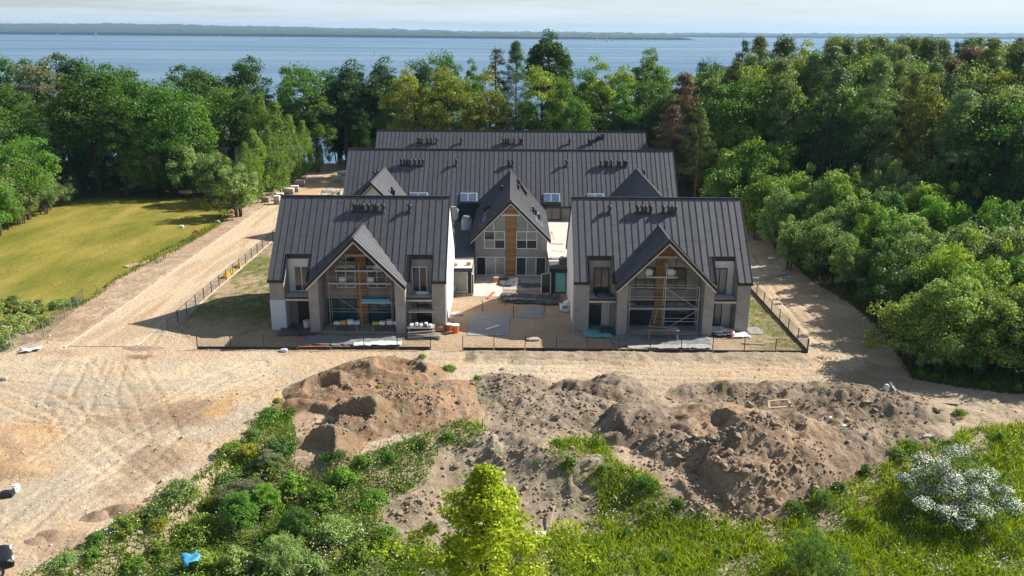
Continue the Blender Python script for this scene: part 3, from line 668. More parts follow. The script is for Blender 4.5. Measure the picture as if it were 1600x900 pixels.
def pentagon(x0, x1, ye, ze, yr, zr, yb, mb, inset=0.15):
    mb.prism([(x0, ye, -0.1), (x0, yb, -0.1), (x0, yb, ze - inset), (x0, yr, zr - inset - 0.1), (x0, ye, ze - inset)], (x1 - x0, 0, 0))
def front_house(X0, label, left):
    base = (X0, YE, 0.0); root = tag(empty('house', base), label, 'house', 'houses of the estate under construction')
    W = 16.95; YB_ = 2 * YR - YE; U = lambda u: X0 + u
    NT, NZ = 79.87, 7.10
    notches = ((U(1.42), U(3.62), NT), (U(13.62), U(15.66), NT))
    # roof slabs, with two cut-outs for the balconies
    mb = MB(base)
    cols = [(U(-0.12), notches[0][0], YE), (notches[0][0], notches[0][1], NT), (notches[1][0], notches[1][1], NT), (notches[1][1], U(W + 0.12), YE)]
    for (e, s) in ((notches[0][1], -1), (notches[1][0], 1)):      # roof on either side of the front gable, open under it
        xc = U(8.57); q = 4.40; mb.prism([(e, YE, ZE), (xc + s * q, YE, ZE), (xc, YE + q, ZE + q), (xc, YR, ZR), (e, YR, ZR)], (0, 0, -0.26))
    for (a, b, ys_) in cols:
        z0 = ZE + (ys_ - YE); mb.prism([(a, ys_, z0), (b, ys_, z0), (b, YR, ZR), (a, YR, ZR)], (0, 0, -0.26))
    mb.prism([(U(-0.12), YB_, ZE), (U(W + 0.12), YB_, ZE), (U(W + 0.12), YR, ZR), (U(-0.12), YR, ZR)], (0, 0, -0.26))
    roof = mb.build('roof', 'dark_trim', root)
    lay_panels_x(roof, base, U(-0.12), U(W + 0.12), YE - 0.05, ZE - 0.044, YR, ZR + 0.006, notches, (U(8.57), YE + 4.52))
    MB(base).bar((U(-0.14), YR, ZR + 0.03), (U(W + 0.14), YR, ZR + 0.03), 0.3, 0.09).build('ridge_cap', 'dark_trim', roof)
    for (a, b) in ((U(-0.14), notches[0][0]), (notches[1][1], U(W + 0.14))): MB(base).box(a, b, YE - 0.16, YE - 0.052, ZE - 0.3, ZE - 0.06).build('gutter', 'dark_trim', roof)
    for (a, b, yt) in notches:                                 # trim round the cut-outs
        mb = MB(base)
        for xx in (a, b): mb.prism([(xx - .04, YE, ZE + .07), (xx - .04, yt, ZE + .07 + yt - YE), (xx - .04, yt, ZE - .3 + yt - YE), (xx - .04, YE, ZE - .3)], (0.08, 0, 0))
        mb.box(a + .05, b - .05, yt - 0.06, yt + 0.1, NZ - 0.42, NZ + 0.05)
        mb.build('cutout_trim', 'dark_trim', roof)
    vx = ([-15.9, -15.58, -15.26, -15.0, -14.48, -13.96, -13.64, -12.99, -10.33] if left else [9.77, 12.55, 13.05, 13.39, 13.91, 15.14, 15.72, 16.04, 16.37])
    for x in vx: vent(roof, base, x, 83.45, 10.70, 0.6)
    # front gable
    xg, zg, yf = U(8.57), 9.62, 76.35
    gable_roof_y(root, base, xg, zg, yf, YE + (zg - ZE) + 0.05, 4.75, YE, ZE)
    # walls
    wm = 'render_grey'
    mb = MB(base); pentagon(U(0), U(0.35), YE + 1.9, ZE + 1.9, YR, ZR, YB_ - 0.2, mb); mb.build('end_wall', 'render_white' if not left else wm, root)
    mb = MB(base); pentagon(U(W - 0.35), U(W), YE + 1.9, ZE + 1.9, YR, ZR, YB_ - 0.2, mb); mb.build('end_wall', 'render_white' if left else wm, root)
    MB(base).box(U(0.36), U(W - 0.36), YB_ - 0.55, YB_ - 0.2, -0.1, ZE - 0.1).build('rear_wall', wm, root)
    YF = 79.9
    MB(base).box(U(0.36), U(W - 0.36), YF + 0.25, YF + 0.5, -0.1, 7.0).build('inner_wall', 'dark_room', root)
    for (a, b) in ((0, 1.40), (15.68, 16.95)):                   # outer piers
        mb = MB(base); mb.prism([(U(a), YE + 0.02, -0.1), (U(a), YF + 0.3, -0.1), (U(a), YF + 0.3, ZE + 2.0), (U(a), YE + 0.02, ZE - 0.29)], (b - a, 0, 0)); mb.build('pier', wm, root)
    if left:
        MB(base).box(U(-0.03), U(1.43), YE - 0.035, YE + 1.9, -0.05, 3.05).build('insulation_cladding', 'insulation', root)
    for (a, b) in ((3.66, 4.95), (12.25, 13.55)):                # deep piers that carry the front gable
        s = -1 if a < 8 else 1; zt = zg - abs((a if s < 0 else b) - 8.57) - 0.75
        fa, fb = (a + 0.35, b) if s < 0 else (a, b - 0.35)
        mb = MB(base); mb.prism([(U(fa), 76.75, -0.1), (U(fb), 76.75, -0.1), (U(fb), 76.75, zg - abs(fb - 8.57) - 0.42), (U(fa), 76.75, zg - abs(fa - 8.57) - 0.42)], (0, YF - 76.5, 0)); mb.build('pier', wm, root)
        mb = MB(base); mb.box(U(a) if s < 0 else U(fb) + .004, U(fa) - .004 if s < 0 else U(b), YE + 1.0, YF + 0.24, -0.1, 5.6); mb.build('pier_return', wm, root)
    # balconies in the two side bays
    for k, (a, b) in enumerate(((1.41, 3.98), (13.2, 15.67))):
        MB(base).box(U(a) + .003, U(b) - .003, YE + 0.05, YF + 0.2, 2.95, 3.30).build('balcony_slab', 'screed', root)
        MB(base).box(U(a) + .003, U(b) - .003, YE + 0.00, YE + 0.046, 3.16, 3.36).build('slab_edge', 'dark_trim', root)
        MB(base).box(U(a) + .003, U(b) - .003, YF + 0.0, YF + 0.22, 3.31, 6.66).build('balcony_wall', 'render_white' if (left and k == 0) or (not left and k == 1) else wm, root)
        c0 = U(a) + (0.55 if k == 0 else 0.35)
        window(root, base, c0, c0 + 1.5, YF - 0.05, 3.36, 5.95, 'white_frame' if left else 'black_frame', ('film_glass', 'glass') if left and k else ('pale_glass' if k else 'glass'), 2, name='balcony_door')
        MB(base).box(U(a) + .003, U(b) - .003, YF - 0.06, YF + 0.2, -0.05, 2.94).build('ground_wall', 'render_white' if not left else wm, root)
        d0, d1 = (U(a) + 0.75, U(b) - 0.1) if left else ((U(a) + 0.05, U(a) + 1.4) if k == 0 else (U(a) + 0.15, U(a) + 1.6))
        window(root, base, d0, d1, YF - 0.12, 0.06, 2.5, 'black_frame', 'pale_glass' if (not left and k) else 'glass', 2, name='patio_door')
    # glazed gable bay: wall, windows of two storeys, triangular glazing and a strip of wood cladding
    a, b = 4.955, 12.245; xa, xb = U(a), U(b)
    mb = MB(base); mb.prism([(xa, YF, -0.1), (xb, YF, -0.1), (xb, YF, zg - (b - 8.57) - 0.55), (xg, YF, zg - 0.5), (xa, YF, zg - (8.57 - a) - 0.55)], (0, 0.22, 0)); mb.build('gable_wall', wm, root)
    cw0, cw1 = xg - 0.55, xg + 0.55
    MB(base).box(cw0, cw1, YF - 0.16, YF - 0.004, 0.0, 6.95).build('cladding', 'cladding', root)
    MB(base).prism([(xg - 1.35, YF - 0.15, 7.17), (xg + 1.35, YF - 0.15, 7.17), (xg, YF - 0.15, 8.52)], (0, 0.14, 0)).build('cladding', 'cladding', root)
    MB(base).box(xg - 1.45, xg + 1.45, YF - 0.2, YF - 0.003, 6.955, 7.165).build('tie_beam', 'render_white', root)
    fr, gl = ('white_frame', ('film_glass', 'film_glass', 'glass')) if left else ('black_frame', ('glass', 'pale_glass', 'glass'))
    window(root, base, xa + 0.15, cw0 - 0.02, YF - 0.05, 0.08, 2.55, 'black_frame', 'film_glass' if left else 'glass', 3, name='patio_door')
    window(root, base, cw1 + 0.02, xb - 0.15, YF - 0.05, 0.08, 2.55, 'black_frame', 'film_glass' if left else 'glass', 3, name='patio_door')
    window(root, base, cw0 - 1.95, cw0 - 0.02, YF - 0.05, 3.75, 5.85, fr, gl, 2, 2 if not left else 1)
    window(root, base, cw1 + 0.02, cw1 + 1.95, YF - 0.05, 3.75, 5.85, fr, gl[::-1], 2, 2 if not left else 1)
    for s in (-1, 1):                                          # sloping glazing under the rafters
        e0, e1 = (cw0 - 0.02, cw0 - 1.75) if s < 0 else (cw1 + 0.02, cw1 + 1.75)
        zt0, zt1 = zg - abs(e0 - xg) - 0.95, zg - abs(e1 - xg) - 0.95
        wo = MB(base).prism([(e0, YF - 0.04, 5.95), (e1, YF - 0.04, 5.95), (e1, YF - 0.04, min(zt1, 6.94)), (e0, YF - 0.04, 6.94)], (0, 0.03, 0)).build('gable_glazing', 'glass' if left else 'pale_glass', root)
        mb = MB(base); xm = (e0 + e1) / 2; zm = 6.93
        mb.box(xm - .035, xm + .035, YF - .08, YF - .042, 5.95, zm); mb.box(min(e0, e1), max(e0, e1), YF - .085, YF - .043, 5.9, 6.02); mb.build('glazing_bar', fr, wo)
    # paved floor of the recess
    MB(base).box(xa + .01, xb - .01, 77.2, YF - 0.17, -0.08, 0.06).build('terrace_floor', 'concrete', root)
    # downpipe on the inner corner
    xd = U(W + 0.08) if left else U(-0.08); mb = MB(base); mb.tube((xd, YE - 0.02, 0), (xd, YE - 0.02, ZE - 0.3), 0.05); mb.build('downpipe', 'white_frame' if left else 'galvanised', root)
    return root
front_house(-23.40, 'front house with blue film on the gable glazing and white insulation on one pier', True)
front_house(6.08, 'front house with plain black-framed gable windows behind tube scaffolding', False)

# long middle building with central wing, two side gables and skylights
def long_building(x0, x1, ye, ze, yr, zr, label, name='building'):
    base = (0, ye, 0); root = tag(empty(name, base), label, 'building', 'houses of the estate under construction'); yb = 2 * yr - ye
    mb = MB(base)
    mb.prism([(x0 - .12, ye, ze), (x1 + .12, ye, ze), (x1 + .12, yr, zr), (x0 - .12, yr, zr)], (0, 0, -0.26))
    mb.prism([(x0 - .12, yb, ze), (x1 + .12, yb, ze), (x1 + .12, yr, zr), (x0 - .12, yr, zr)], (0, 0, -0.26))
    roof = mb.build('roof', 'dark_trim', root)
    lay_panels_x(roof, base, x0 - .12, x1 + .12, ye - .05, ze - .044, yr, zr + .006)
    MB(base).bar((x0 - .14, yr, zr + .03), (x1 + .14, yr, zr + .03), 0.3, 0.09).build('ridge_cap', 'dark_trim', roof)
    for (a, b) in ((x0, x0 + .35), (x1 - .35, x1)):
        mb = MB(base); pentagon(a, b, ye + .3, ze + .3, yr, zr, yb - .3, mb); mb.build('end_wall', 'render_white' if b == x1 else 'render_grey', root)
    MB(base).box(x0 + .36, x1 - .36, ye + .3, ye + .65, -.1, ze - .05).build('front_wall', 'render_grey', root)
    MB(base).box(x0 + .36, x1 - .36, yb - .65, yb - .3, -.1, ze - .05).build('rear_wall', 'render_grey', root)
    MB(base).box(x0 - .1, x1 + .1, ye - .16, ye - .052, ze - .3, ze - .06).build('gutter', 'dark_trim', roof)
    return root, roof, base
MYE, MZE, MYR, MZR = 114.6, 5.1, 121.4, 11.9
mid, mid_roof, mbase = long_building(-23.4, 22.8, MYE, MZE, MYR, MZR, 'long middle building with central gabled wing facing the courtyard')
for x in [-15.79, -15.34, -14.88, -14.52, -13.89, -13.25, -12.71, -7.99, -0.56, -0.02, 7.6, 12.41, 13.04, 13.31, 13.95, 14.86, 15.13, 15.76, 16.04]: vent(mid_roof, mbase, x, 119.4, 9.92, 0.7)
rear, rear_roof, rbase = long_building(-23.0, 22.5, 138.6, 5.1, 145.4, 11.9, 'long rear building under the trees, only its dark roof showing')
for x in [-16.04, -15.72, -15.29, -14.42, -13.77, -12.91, -8.69, -1.66, -1.23, -0.69, 0.17, 1.26, 1.58, 9.58, 12.83, 13.37]: vent(rear_roof, rbase, x, 143.5, 10.02, 0.75)
for x, y in ((14.1, 144.0), (14.46, 144.2), (15.02, 144.4), (15.4, 144.4)): vent(rear_roof, rbase, x, y, y - 143.8 + 10.3, 0.6)
# side gables
gable_roof_y(mid, mbase, -18.0, 9.6, 106.4, MYE + 4.55, 4.6, MYE, MZE, mats=('dark_trim', 'render_white'))
gable_roof_y(mid, mbase, 17.55, 9.6, 98.0, MYE + 4.55, 4.6, MYE, MZE, mats=('dark_trim', 'render_white'))
for xg, yw in ((-18.0, 107.2), (17.55, 98.8)):
    mb = MB(mbase); mb.prism([(xg - 4.2, yw, -.1), (xg + 4.2, yw, -.1), (xg + 4.2, yw, 4.7), (xg, yw, 8.9), (xg - 4.2, yw, 4.7)], (0, .3, 0)); mb.build('gable_wall', 'render_white', mid)
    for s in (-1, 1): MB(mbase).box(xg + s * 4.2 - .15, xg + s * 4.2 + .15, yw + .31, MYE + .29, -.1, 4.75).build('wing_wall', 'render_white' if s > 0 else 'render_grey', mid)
for (x, y, z) in ((-15.9, 110.3, 7.6), (-15.6, 110.0, 7.3), (-18.6, 115.6, 9.1), (-18.9, 115.2, 8.9), (14.3, 111, 6.4), (14.7, 110.6, 6.7), (18.2, 116.5, 9.1)): vent(mid_roof, mbase, x, y, z, 0.6)
# skylight pairs with a dark recessed door below
for (xa, xb, door) in ((-7.25, -4.85, True), (4.25, 6.6, True), (-14.3, -11.7, False), (10.3, 12.7, False)):
    za, zb = 5.55, 6.5; up = lambda z, lift=0.0: (MYE + (z - MZE) - lift * .7, z + lift * .7)
    if door:
        MB(mbase).box(xa - .1, xb + .1, MYE - .12, MYE + .6, 3.1, MZE + .42).build('dormer_box', 'dark_trim', mid)
        window(mid, mbase, xa, xb, MYE - .13, 3.15, 5.1, 'black_frame', 'glass', 2, name='terrace_door')
    for i in range(2):
        a, b = xa + (xb - xa) * i / 2 + .05, xa + (xb - xa) * (i + 1) / 2 - .05
        mb = MB(mbase); p = [(a, *up(za)), (b, *up(za)), (b, *up(zb)), (a, *up(zb))]; q = [(x, y - .12, z + .12) for x, y, z in p]
        mb.prism(q, (0, .14, -.14)); sk = mb.build('skylight', 'white_frame', mid_roof)
        q = [(a + .08, *up(za + .07, .2)), (b - .08, *up(za + .07, .2)), (b - .08, *up(zb - .07, .2)), (a + .08, *up(zb - .07, .2))]
        MB(mbase).prism(q, (0, .03, -.03)).build('pane', 'sky_tint_glass', sk)
# central wing
xg, zg, yf = -0.2, 9.3, 96.7
cr_ = gable_roof_y(mid, mbase, xg, zg, yf, MYE + (zg - MZE) + .05, 4.75, MYE, MZE, name='wing_roof')
for (x, y, h) in ((0.75, 113.6, .5), (0.95, 112.8, .5), (1.15, 112.0, .5), (1.35, 111.3, .5), (1.55, 110.6, .5), (1.75, 110, .5), (0.75, 108.6, .6), (2.6, 103.2, .6), (2.9, 102.8, .6), (3.3, 102.0, .6)): vent(cr_, mbase, x, y, zg - abs(x - xg) + .02, h)
for (x, y) in ((-1.5, 110.2), (-3.6, 105.6), (-3.3, 105.2), (-3.0, 104.9)): vent(cr_, mbase, x, y, zg - abs(x - xg) + .02, .55)
for s in (-1, 1):                                              # long roof windows on both slopes
    for (y0, y1, d0, d1) in ((104.2, 107.2, 2.7, 3.5), (99.5, 102.4, 3.0, 3.8)):
        q = [(xg + s * d, y, zg - d) for (d, y) in ((d0, y0), (d0, y1), (d1, y1), (d1, y0))]
        q = [(x + s * .06, y, z + .06) for x, y, z in q]
        sk = MB(mbase).prism(q, (-s * .08, 0, -.08)).build('skylight', 'galvanised', cr_)
        c = [sum(p[i] for p in q) / 4 for i in range(3)]; q2 = [tuple(c[i] + (p[i] - c[i]) * .86 + (s * .02, 0, .02)[i] for i in range(3)) for p in q]
        MB(mbase).prism(q2, (-s * .01, 0, -.01)).build('pane', 'sky_tint_glass', sk)
YC = 97.45; wx0, wx1 = -4.4, 4.15
mb = MB(mbase); mb.prism([(wx0, YC, -.1), (wx1, YC, -.1), (wx1, YC, zg - (wx1 - xg) - .5), (xg, YC, zg - .5), (wx0, YC, zg - (xg - wx0) - .5)], (0, .3, 0)); mb.build('gable_wall', 'render_grey', mid)
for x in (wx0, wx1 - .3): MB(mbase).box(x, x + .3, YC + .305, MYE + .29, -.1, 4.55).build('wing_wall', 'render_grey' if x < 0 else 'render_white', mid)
MB(mbase).box(-.78, .38, YC - .14, YC - .004, 0, 7.33).build('cladding', 'cladding', mid)
MB(mbase).prism([(xg - 1.0, YC - .13, 7.53), (xg + 1.0, YC - .13, 7.53), (xg, YC - .13, 8.52)], (0, .12, 0)).build('cladding', 'cladding', mid)
MB(mbase).box(-1.3, .9, YC - .17, YC - .003, 7.335, 7.525).build('tie_beam', 'render_white', mid)
window(mid, mbase, -3.35, -.85, YC - .05, 3.35, 5.5, 'white_frame', ('pale_glass', 'glass', 'glass', 'pale_glass'), 2, 2)
window(mid, mbase, .45, 2.95, YC - .05, 3.35, 5.5, 'white_frame', ('glass', 'pale_glass', 'glass', 'pale_glass'), 2, 2)
window(mid, mbase, -4.3, -.85, YC - .05, .06, 2.35, 'white_frame', ('dark_room', 'pale_glass', 'pale_glass'), 3, name='patio_door')
window(mid, mbase, .45, 4.05, YC - .05, .06, 2.35, 'white_frame', ('glass', 'pale_glass', 'glass'), 3, name='patio_door')
for s in (-1, 1):
    e0, e1 = (-.86, -3.05) if s < 0 else (.46, 2.65)
    wo = MB(mbase).prism([(e0, YC - .04, 5.62), (e1, YC - .04, 5.62), (e1, YC - .04, zg - abs(e1 - xg) - .8), ((e0 * .6 + e1 * .4), YC - .04, 7.3), (e0, YC - .04, 7.3)], (0, .03, 0)).build('gable_glazing', 'pale_glass', mid)
    xm = (e0 + e1 * 1.6) / 2.6; MB(mbase).box(xm - .05, xm + .05, YC - .08, YC - .042, 5.62, zg - abs(xm - xg) - .8).build('glazing_bar', 'white_frame', wo)
# single-storey links with roof terraces between the wing and the front houses
for (xa, xb, nm) in ((-9.2, -4.41, 'left'), (4.16, 8.9, 'right')):
    left = xa < 0
    base = ((xa + xb) / 2, 90.0, 0)
    lk = tag(empty('link_building', base), 'low flat-roofed link with pale terrace and white open glass door' if left else 'low flat-roofed link with black goods on terrace and teal glazing', 'building', 'houses of the estate under construction')
    MB(base).box(xa, xb, 90.4, MYE + .28, -.1, 2.6).build('wall', 'render_grey', lk)
    MB(base).box(xa, xb, 89.7, MYE + .27, 2.62, 3.0).build('roof', 'dark_trim', lk)
    if left:
        MB(base).box(xa + .05, xb - .02, 89.8, 93.4, 3.0, 3.06).build('terrace_floor', 'screed', lk)
        MB(base).box(xa + .05, xb - .02, 93.402, MYE + .25, 3.0, 3.05).build('terrace_membrane', 'membrane', lk)
    else:
        MB(base).box(xa + .02, xb - .05, 92.9, MYE + .25, 3.0, 3.06).build('terrace_floor', 'screed', lk)
        MB(base).box(xa + .02, xb - .05, 89.8, 92.898, 3.0, 3.05).build('terrace_membrane', 'membrane', lk)
    if left: window(lk, base, -6.4, -4.95, 90.38, .08, 2.5, 'white_frame', 'pale_glass', 1, name='glass_wall'); MB(base).box(-4.9, -4.45, 90.3, 90.39, .05, 2.5).build('doorway', 'dark_room', lk)
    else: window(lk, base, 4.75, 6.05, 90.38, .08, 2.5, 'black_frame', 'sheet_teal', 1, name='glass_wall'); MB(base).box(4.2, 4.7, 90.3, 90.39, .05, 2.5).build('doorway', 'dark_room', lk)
    # open door leaf with its frame
    h = Vector((-4.5, 90.3, .1)) if left else Vector((4.3, 90.3, .1)); d = Vector((.25, -1.0, 0)).normalized() * 1.0 if left else Vector((-1.0, -.45, 0)).normalized() * 1.15
    mb = MB(base); k = h + d
    for (p, q) in ((h, h + Vector((0, 0, 2.3))), (k, k + Vector((0, 0, 2.3))), (h, k), (h + Vector((0, 0, 2.3)), k + Vector((0, 0, 2.3)))): mb.bar(p, q, .07, .07)
    dl = mb.build('door_leaf', 'white_frame', lk)
    MB(base).prism([h + d * .08, k - d * .08, k - d * .08 + Vector((0, 0, 2.25)), h + d * .08 + Vector((0, 0, 2.25))], (.01, .01, 0)).build('pane', 'glass', dl)
# ------------------------------------------------------------------ vegetation
def leaf_quads(c, nrm, size, rng, aspect=0.62, fold=0.0):
    """rhombic leaf faces at points c with normals nrm"""
    N = len(c); nrm = nrm / (np.linalg.norm(nrm, axis=1, keepdims=True) + 1e-9)
    r = rng.normal(size=(N, 3)); u = np.cross(nrm, r); u /= np.linalg.norm(u, axis=1, keepdims=True) + 1e-9; v = np.cross(nrm, u)
    s = np.asarray(size).reshape(-1, 1) * np.ones((N, 1))
    V = np.stack([c + u * s * .5, c + v * s * .5 * aspect, c - u * s * .5, c - v * s * .5 * aspect], 1).reshape(-1, 3)
    F = np.arange(4 * N).reshape(-1, 4)
    return V, F
def tubes(segs, n=6):
    """segs: list of polylines [(p, r), ...]"""
    V, F = [], []; k = 0
    for line in segs:
        P = np.array([p for p, r in line], float); R = [r for p, r in line]
        for i, p in enumerate(P):
            d = P[min(i + 1, len(P) - 1)] - P[max(i - 1, 0)]; d /= np.linalg.norm(d) + 1e-9
            a = np.cross(d, (0.3, 1, 0.1)); a /= np.linalg.norm(a) + 1e-9; b = np.cross(d, a)
            for j in range(n):
                t = 2 * math.pi * j / n; V.append(p + (a * math.cos(t) + b * math.sin(t)) * R[i])
        for i in range(len(P) - 1):
            for j in range(n): F.append((k + i * n + j, k + i * n + (j + 1) % n, k + (i + 1) * n + (j + 1) % n, k + (i + 1) * n + j))
        k += len(P) * n
    return np.array(V), np.array(F)
def sphere_dirs(n, rng, zmin=-1.0):
    z = rng.uniform(zmin, 1, n); t = rng.uniform(0, 2 * np.pi, n); r = np.sqrt(1 - z * z)
    return np.stack([r * np.cos(t), r * np.sin(t), z], 1)
def clump_leaves(cen, rad, per, leaf, rng, flat=0.75, zmin=-0.5, droop=0.0, up=0.35, scat=0.75):
    k = len(cen); d = sphere_dirs(k * per, rng, zmin); ci = np.repeat(np.arange(k), per)
    rr = rad[ci][:, None] * rng.uniform(0.45, 1.08, (k * per, 1))
    p = cen[ci] + d * rr * np.array([1, 1, flat])
    if droop: p[:, 2] -= droop * rng.random(k * per) * rad[ci]
    nr = d + rng.normal(size=d.shape) * scat + np.array([0, 0, up])
    return p, nr, leaf * rng.uniform(0.65, 1.3, k * per)
def finish(kind, segs, p, nr, sz, rng, bark, leafm, aspect=0.62):
    V, F = tubes(segs); tm = np_mesh('trunk', V, F, True); tm.materials.append(MAT[bark])
    V, F = leaf_quads(p, nr, sz, rng, aspect); cm_ = np_mesh('crown', V, F); cm_.materials.append(MAT[leafm])
    return tm, cm_
def limbs(H, z0, cen, rng, r0, nb=14, lean=0.0):
    top = np.array([rng.uniform(-.3, .3), rng.uniform(-.3, .3), H * 0.86])
    segs = [[((0, 0, -0.4), r0 * 1.25), ((0.05, 0, H * .12), r0), (top * np.array([.4, .4, .5]), r0 * .75), (top * np.array([.8, .8, .78]), r0 * .42), (top, r0 * .12)]]
    for i in rng.choice(len(cen), min(nb, len(cen)), replace=False):
        e = cen[i]; zs = max(z0 * 0.7, e[2] - rng.uniform(.8, 2.2) - .35 * math.hypot(e[0], e[1])); zs = min(zs, H * .8); b = np.array([top[0] * zs / H, top[1] * zs / H, zs])
        m = (b + e) / 2 + np.array([0, 0, .25]); segs.append([(b, r0 * .34), (m, r0 * .2), (e, r0 * .06)])
    return segs
def broadleaf(seed, H=20., R=5.6, z0=3., k=95, per=150, leaf=.36, topy=.62, rough=.35, crad=.26, flat=.72, bark='bark', sparse=1.0):
    rng = np.random.default_rng(seed); hz = (H - z0) / 2; cz = z0 + hz
    d = sphere_dirs(k, rng, -.85); lump = 1 + rough * (np.sin(d[:, 0] * 3.1 + seed) * np.cos(d[:, 1] * 2.7 + seed * 2) + rng.uniform(-.5, .5, k) * .8)
    f = rng.uniform(.45, 1, k) ** .5 * lump * .84
    f = np.minimum(f, 1.08)
    wid = np.where(d[:, 2] > 0, 1 - .25 * d[:, 2] ** 2, 1 - .18 * d[:, 2] ** 2)
    cen = np.stack([d[:, 0] * R * f * wid, d[:, 1] * R * f * wid, cz + d[:, 2] * hz * f * .94], 1)
    rad = R * crad * rng.uniform(.65, 1.35, k)
    p, nr, sz = clump_leaves(cen, rad, per, leaf, rng, flat)
    return (*finish('b', limbs(H, z0, cen, rng, H * .016 + .05), p, nr, sz, rng, bark, 'leaf'), H)
def pine(seed, H=22., R=3.6, z0=9., k=60, per=170, leaf=.40, dead=False):
    rng = np.random.default_rng(seed); k = int(k * 1.6); per = int(per * .68)
    t = rng.uniform(0, 1, k) ** .9; a = rng.uniform(0, 6.283, k)
    prof = R * (1.05 - t ** 1.6) * rng.uniform(.35, 1.1, k)
    cen = np.stack([np.cos(a) * prof, np.sin(a) * prof, z0 + t * (H - z0) * .98], 1)
    rad = R * .27 * rng.uniform(.55, 1.4, k) * (1.15 - .45 * t)
    p, nr, sz = clump_leaves(cen, rad, per, leaf, rng, .62, -.6, up=.5, scat=.9)
    return (*finish('p', limbs(H * 1.12, z0, cen, rng, .22, 26), p, nr, sz, rng, 'pine_bark', 'needle', .22), H)
def spruce(seed, H=22., R=3.4, z0=2.5, tiers=22, leaf=.42):
    rng = np.random.default_rng(seed); cen = []
    for i in range(tiers):
        t = i / tiers; rr = R * (1 - t) ** .85 + .15; nb = max(3, int(9 * (1 - t) + 3))
        for j in range(nb):
            a = rng.uniform(0, 6.28); q = rr * rng.uniform(.45, 1); cen.append((math.cos(a) * q, math.sin(a) * q, z0 + t * (H - z0) - q * .22))
    cen = np.array(cen); rad = np.full(len(cen), .62) * rng.uniform(.7, 1.3, len(cen))
    p, nr, sz = clump_leaves(cen, rad, 80, leaf * .85, rng, .8, -.7, droop=.9, up=.3)
    return (*finish('s', limbs(H * 1.15, z0, cen, rng, .2, 20), p, nr, sz, rng, 'bark', 'needle', .25), H)
def birch(seed, H=15., R=2.7, z0=2.2):
    rng = np.random.default_rng(seed); k = 80
    t = rng.uniform(0, 1, k); a = rng.uniform(0, 6.28, k); prof = R * np.sin(np.clip(t * .93 + .1, 0, 1) * np.pi) ** .6 * rng.uniform(.3, 1.05, k)
    cen = np.stack([np.cos(a) * prof, np.sin(a) * prof, z0 + t * (H - z0)], 1); rad = .75 * rng.uniform(.6, 1.3, k)
    p, nr, sz = clump_leaves(cen, rad, 120, .27, rng, 1.0, -.9, droop=1.7, up=.1)
    return (*finish('c', limbs(H * 1.12, z0, cen, rng, .14, 18), p, nr, sz, rng, 'birch_bark', 'leaf'), H)
def thicket(seed, H=9.5, R=3.3, leaf=.27, k=80, per=150):
    rng = np.random.default_rng(seed); d = sphere_dirs(k, rng, -.6); f = rng.uniform(.4, 1.05, k) ** .5
    stems = rng.normal(0, R * .3, (6, 2)); si = rng.integers(0, 6, k); hh = rng.uniform(.72, 1.0, 6)
    cen = np.stack([d[:, 0] * R * f * .75 + stems[si, 0], d[:, 1] * R * f * .75 + stems[si, 1], np.clip(H * .52 + d[:, 2] * H * .46 * f, .5, H) * hh[si]], 1)
    rad = R * .24 * rng.uniform(.55, 1.35, k)
    p, nr, sz = clump_leaves(cen, rad, per, leaf, rng, .95, -.7)
    segs = []
    for i in range(6):
        x, y = stems[i]; segs.append([((x * .35, y * .35, -.3), .12), ((x * .6, y * .6, H * .3), .09), ((x, y, H * .62 * hh[i]), .05), ((x * 1.1, y * 1.1, H * .88 * hh[i]), .02)])
    for i in rng.choice(k, 14, replace=False): s = stems[si[i]]; e = cen[i]; segs.append([((s[0] * .8, s[1] * .8, e[2] * .6), .05), (tuple(e), .015)])
    return (*finish('f', segs, p, nr, sz, rng, 'bark', 'leaf'), H)
def shrub(seed, H=1.8, R=1.15, leaf=.16, k=26, per=85, leafm='leaf'):
    rng = np.random.default_rng(seed); d = sphere_dirs(k, rng, -.1); f = rng.uniform(.35, 1., k) ** .6
    cen = np.stack([d[:, 0] * R * f * .85, d[:, 1] * R * f * .85, .2 * H + np.abs(d[:, 2]) * H * .66 * f], 1); rad = R * .32 * rng.uniform(.6, 1.3, k)
    p, nr, sz = clump_leaves(cen, rad, per, leaf, rng, .85, -.6); p[:, 2] = np.maximum(p[:, 2], .02)
    segs = [[((rng.normal(0, .1), rng.normal(0, .1), -.15), .035), (tuple(cen[i] * np.array([.5, .5, .55])), .022), (tuple(cen[i]), .008)] for i in rng.choice(k, 9, replace=False)]
    return (*finish('g', segs, p, nr, sz, rng, 'bark', leafm), H)
def bare_tree(seed, H=22.):
    rng = np.random.default_rng(seed); segs = [[((0, 0, -.3), .26), ((.2, 0, H * .4), .2), ((.1, .2, H * .75), .1), ((.3, .1, H), .02)]]
    for i in range(26):
        z = rng.uniform(.45, .92) * H; a = rng.uniform(0, 6.28); L = (H - z) * .45 + 1.2; e = np.array([math.cos(a) * L * .7, math.sin(a) * L * .7, z + L * .8]); b = np.array([.15, .1, z]); segs.append([(b, .06), ((b + e) / 2 + np.array([0, 0, -.1]), .04), (e, .012)])
        for j in range(3): q = b + (e - b) * rng.uniform(.4, .9); w = q + rng.normal(0, .7, 3) + np.array([0, 0, .8]); segs.append([(q, .025), (w, .008)])
    V, F = tubes(segs, 5); tm = np_mesh('trunk', V, F, True); tm.materials.append(MAT['bark'])
    return tm, None, H
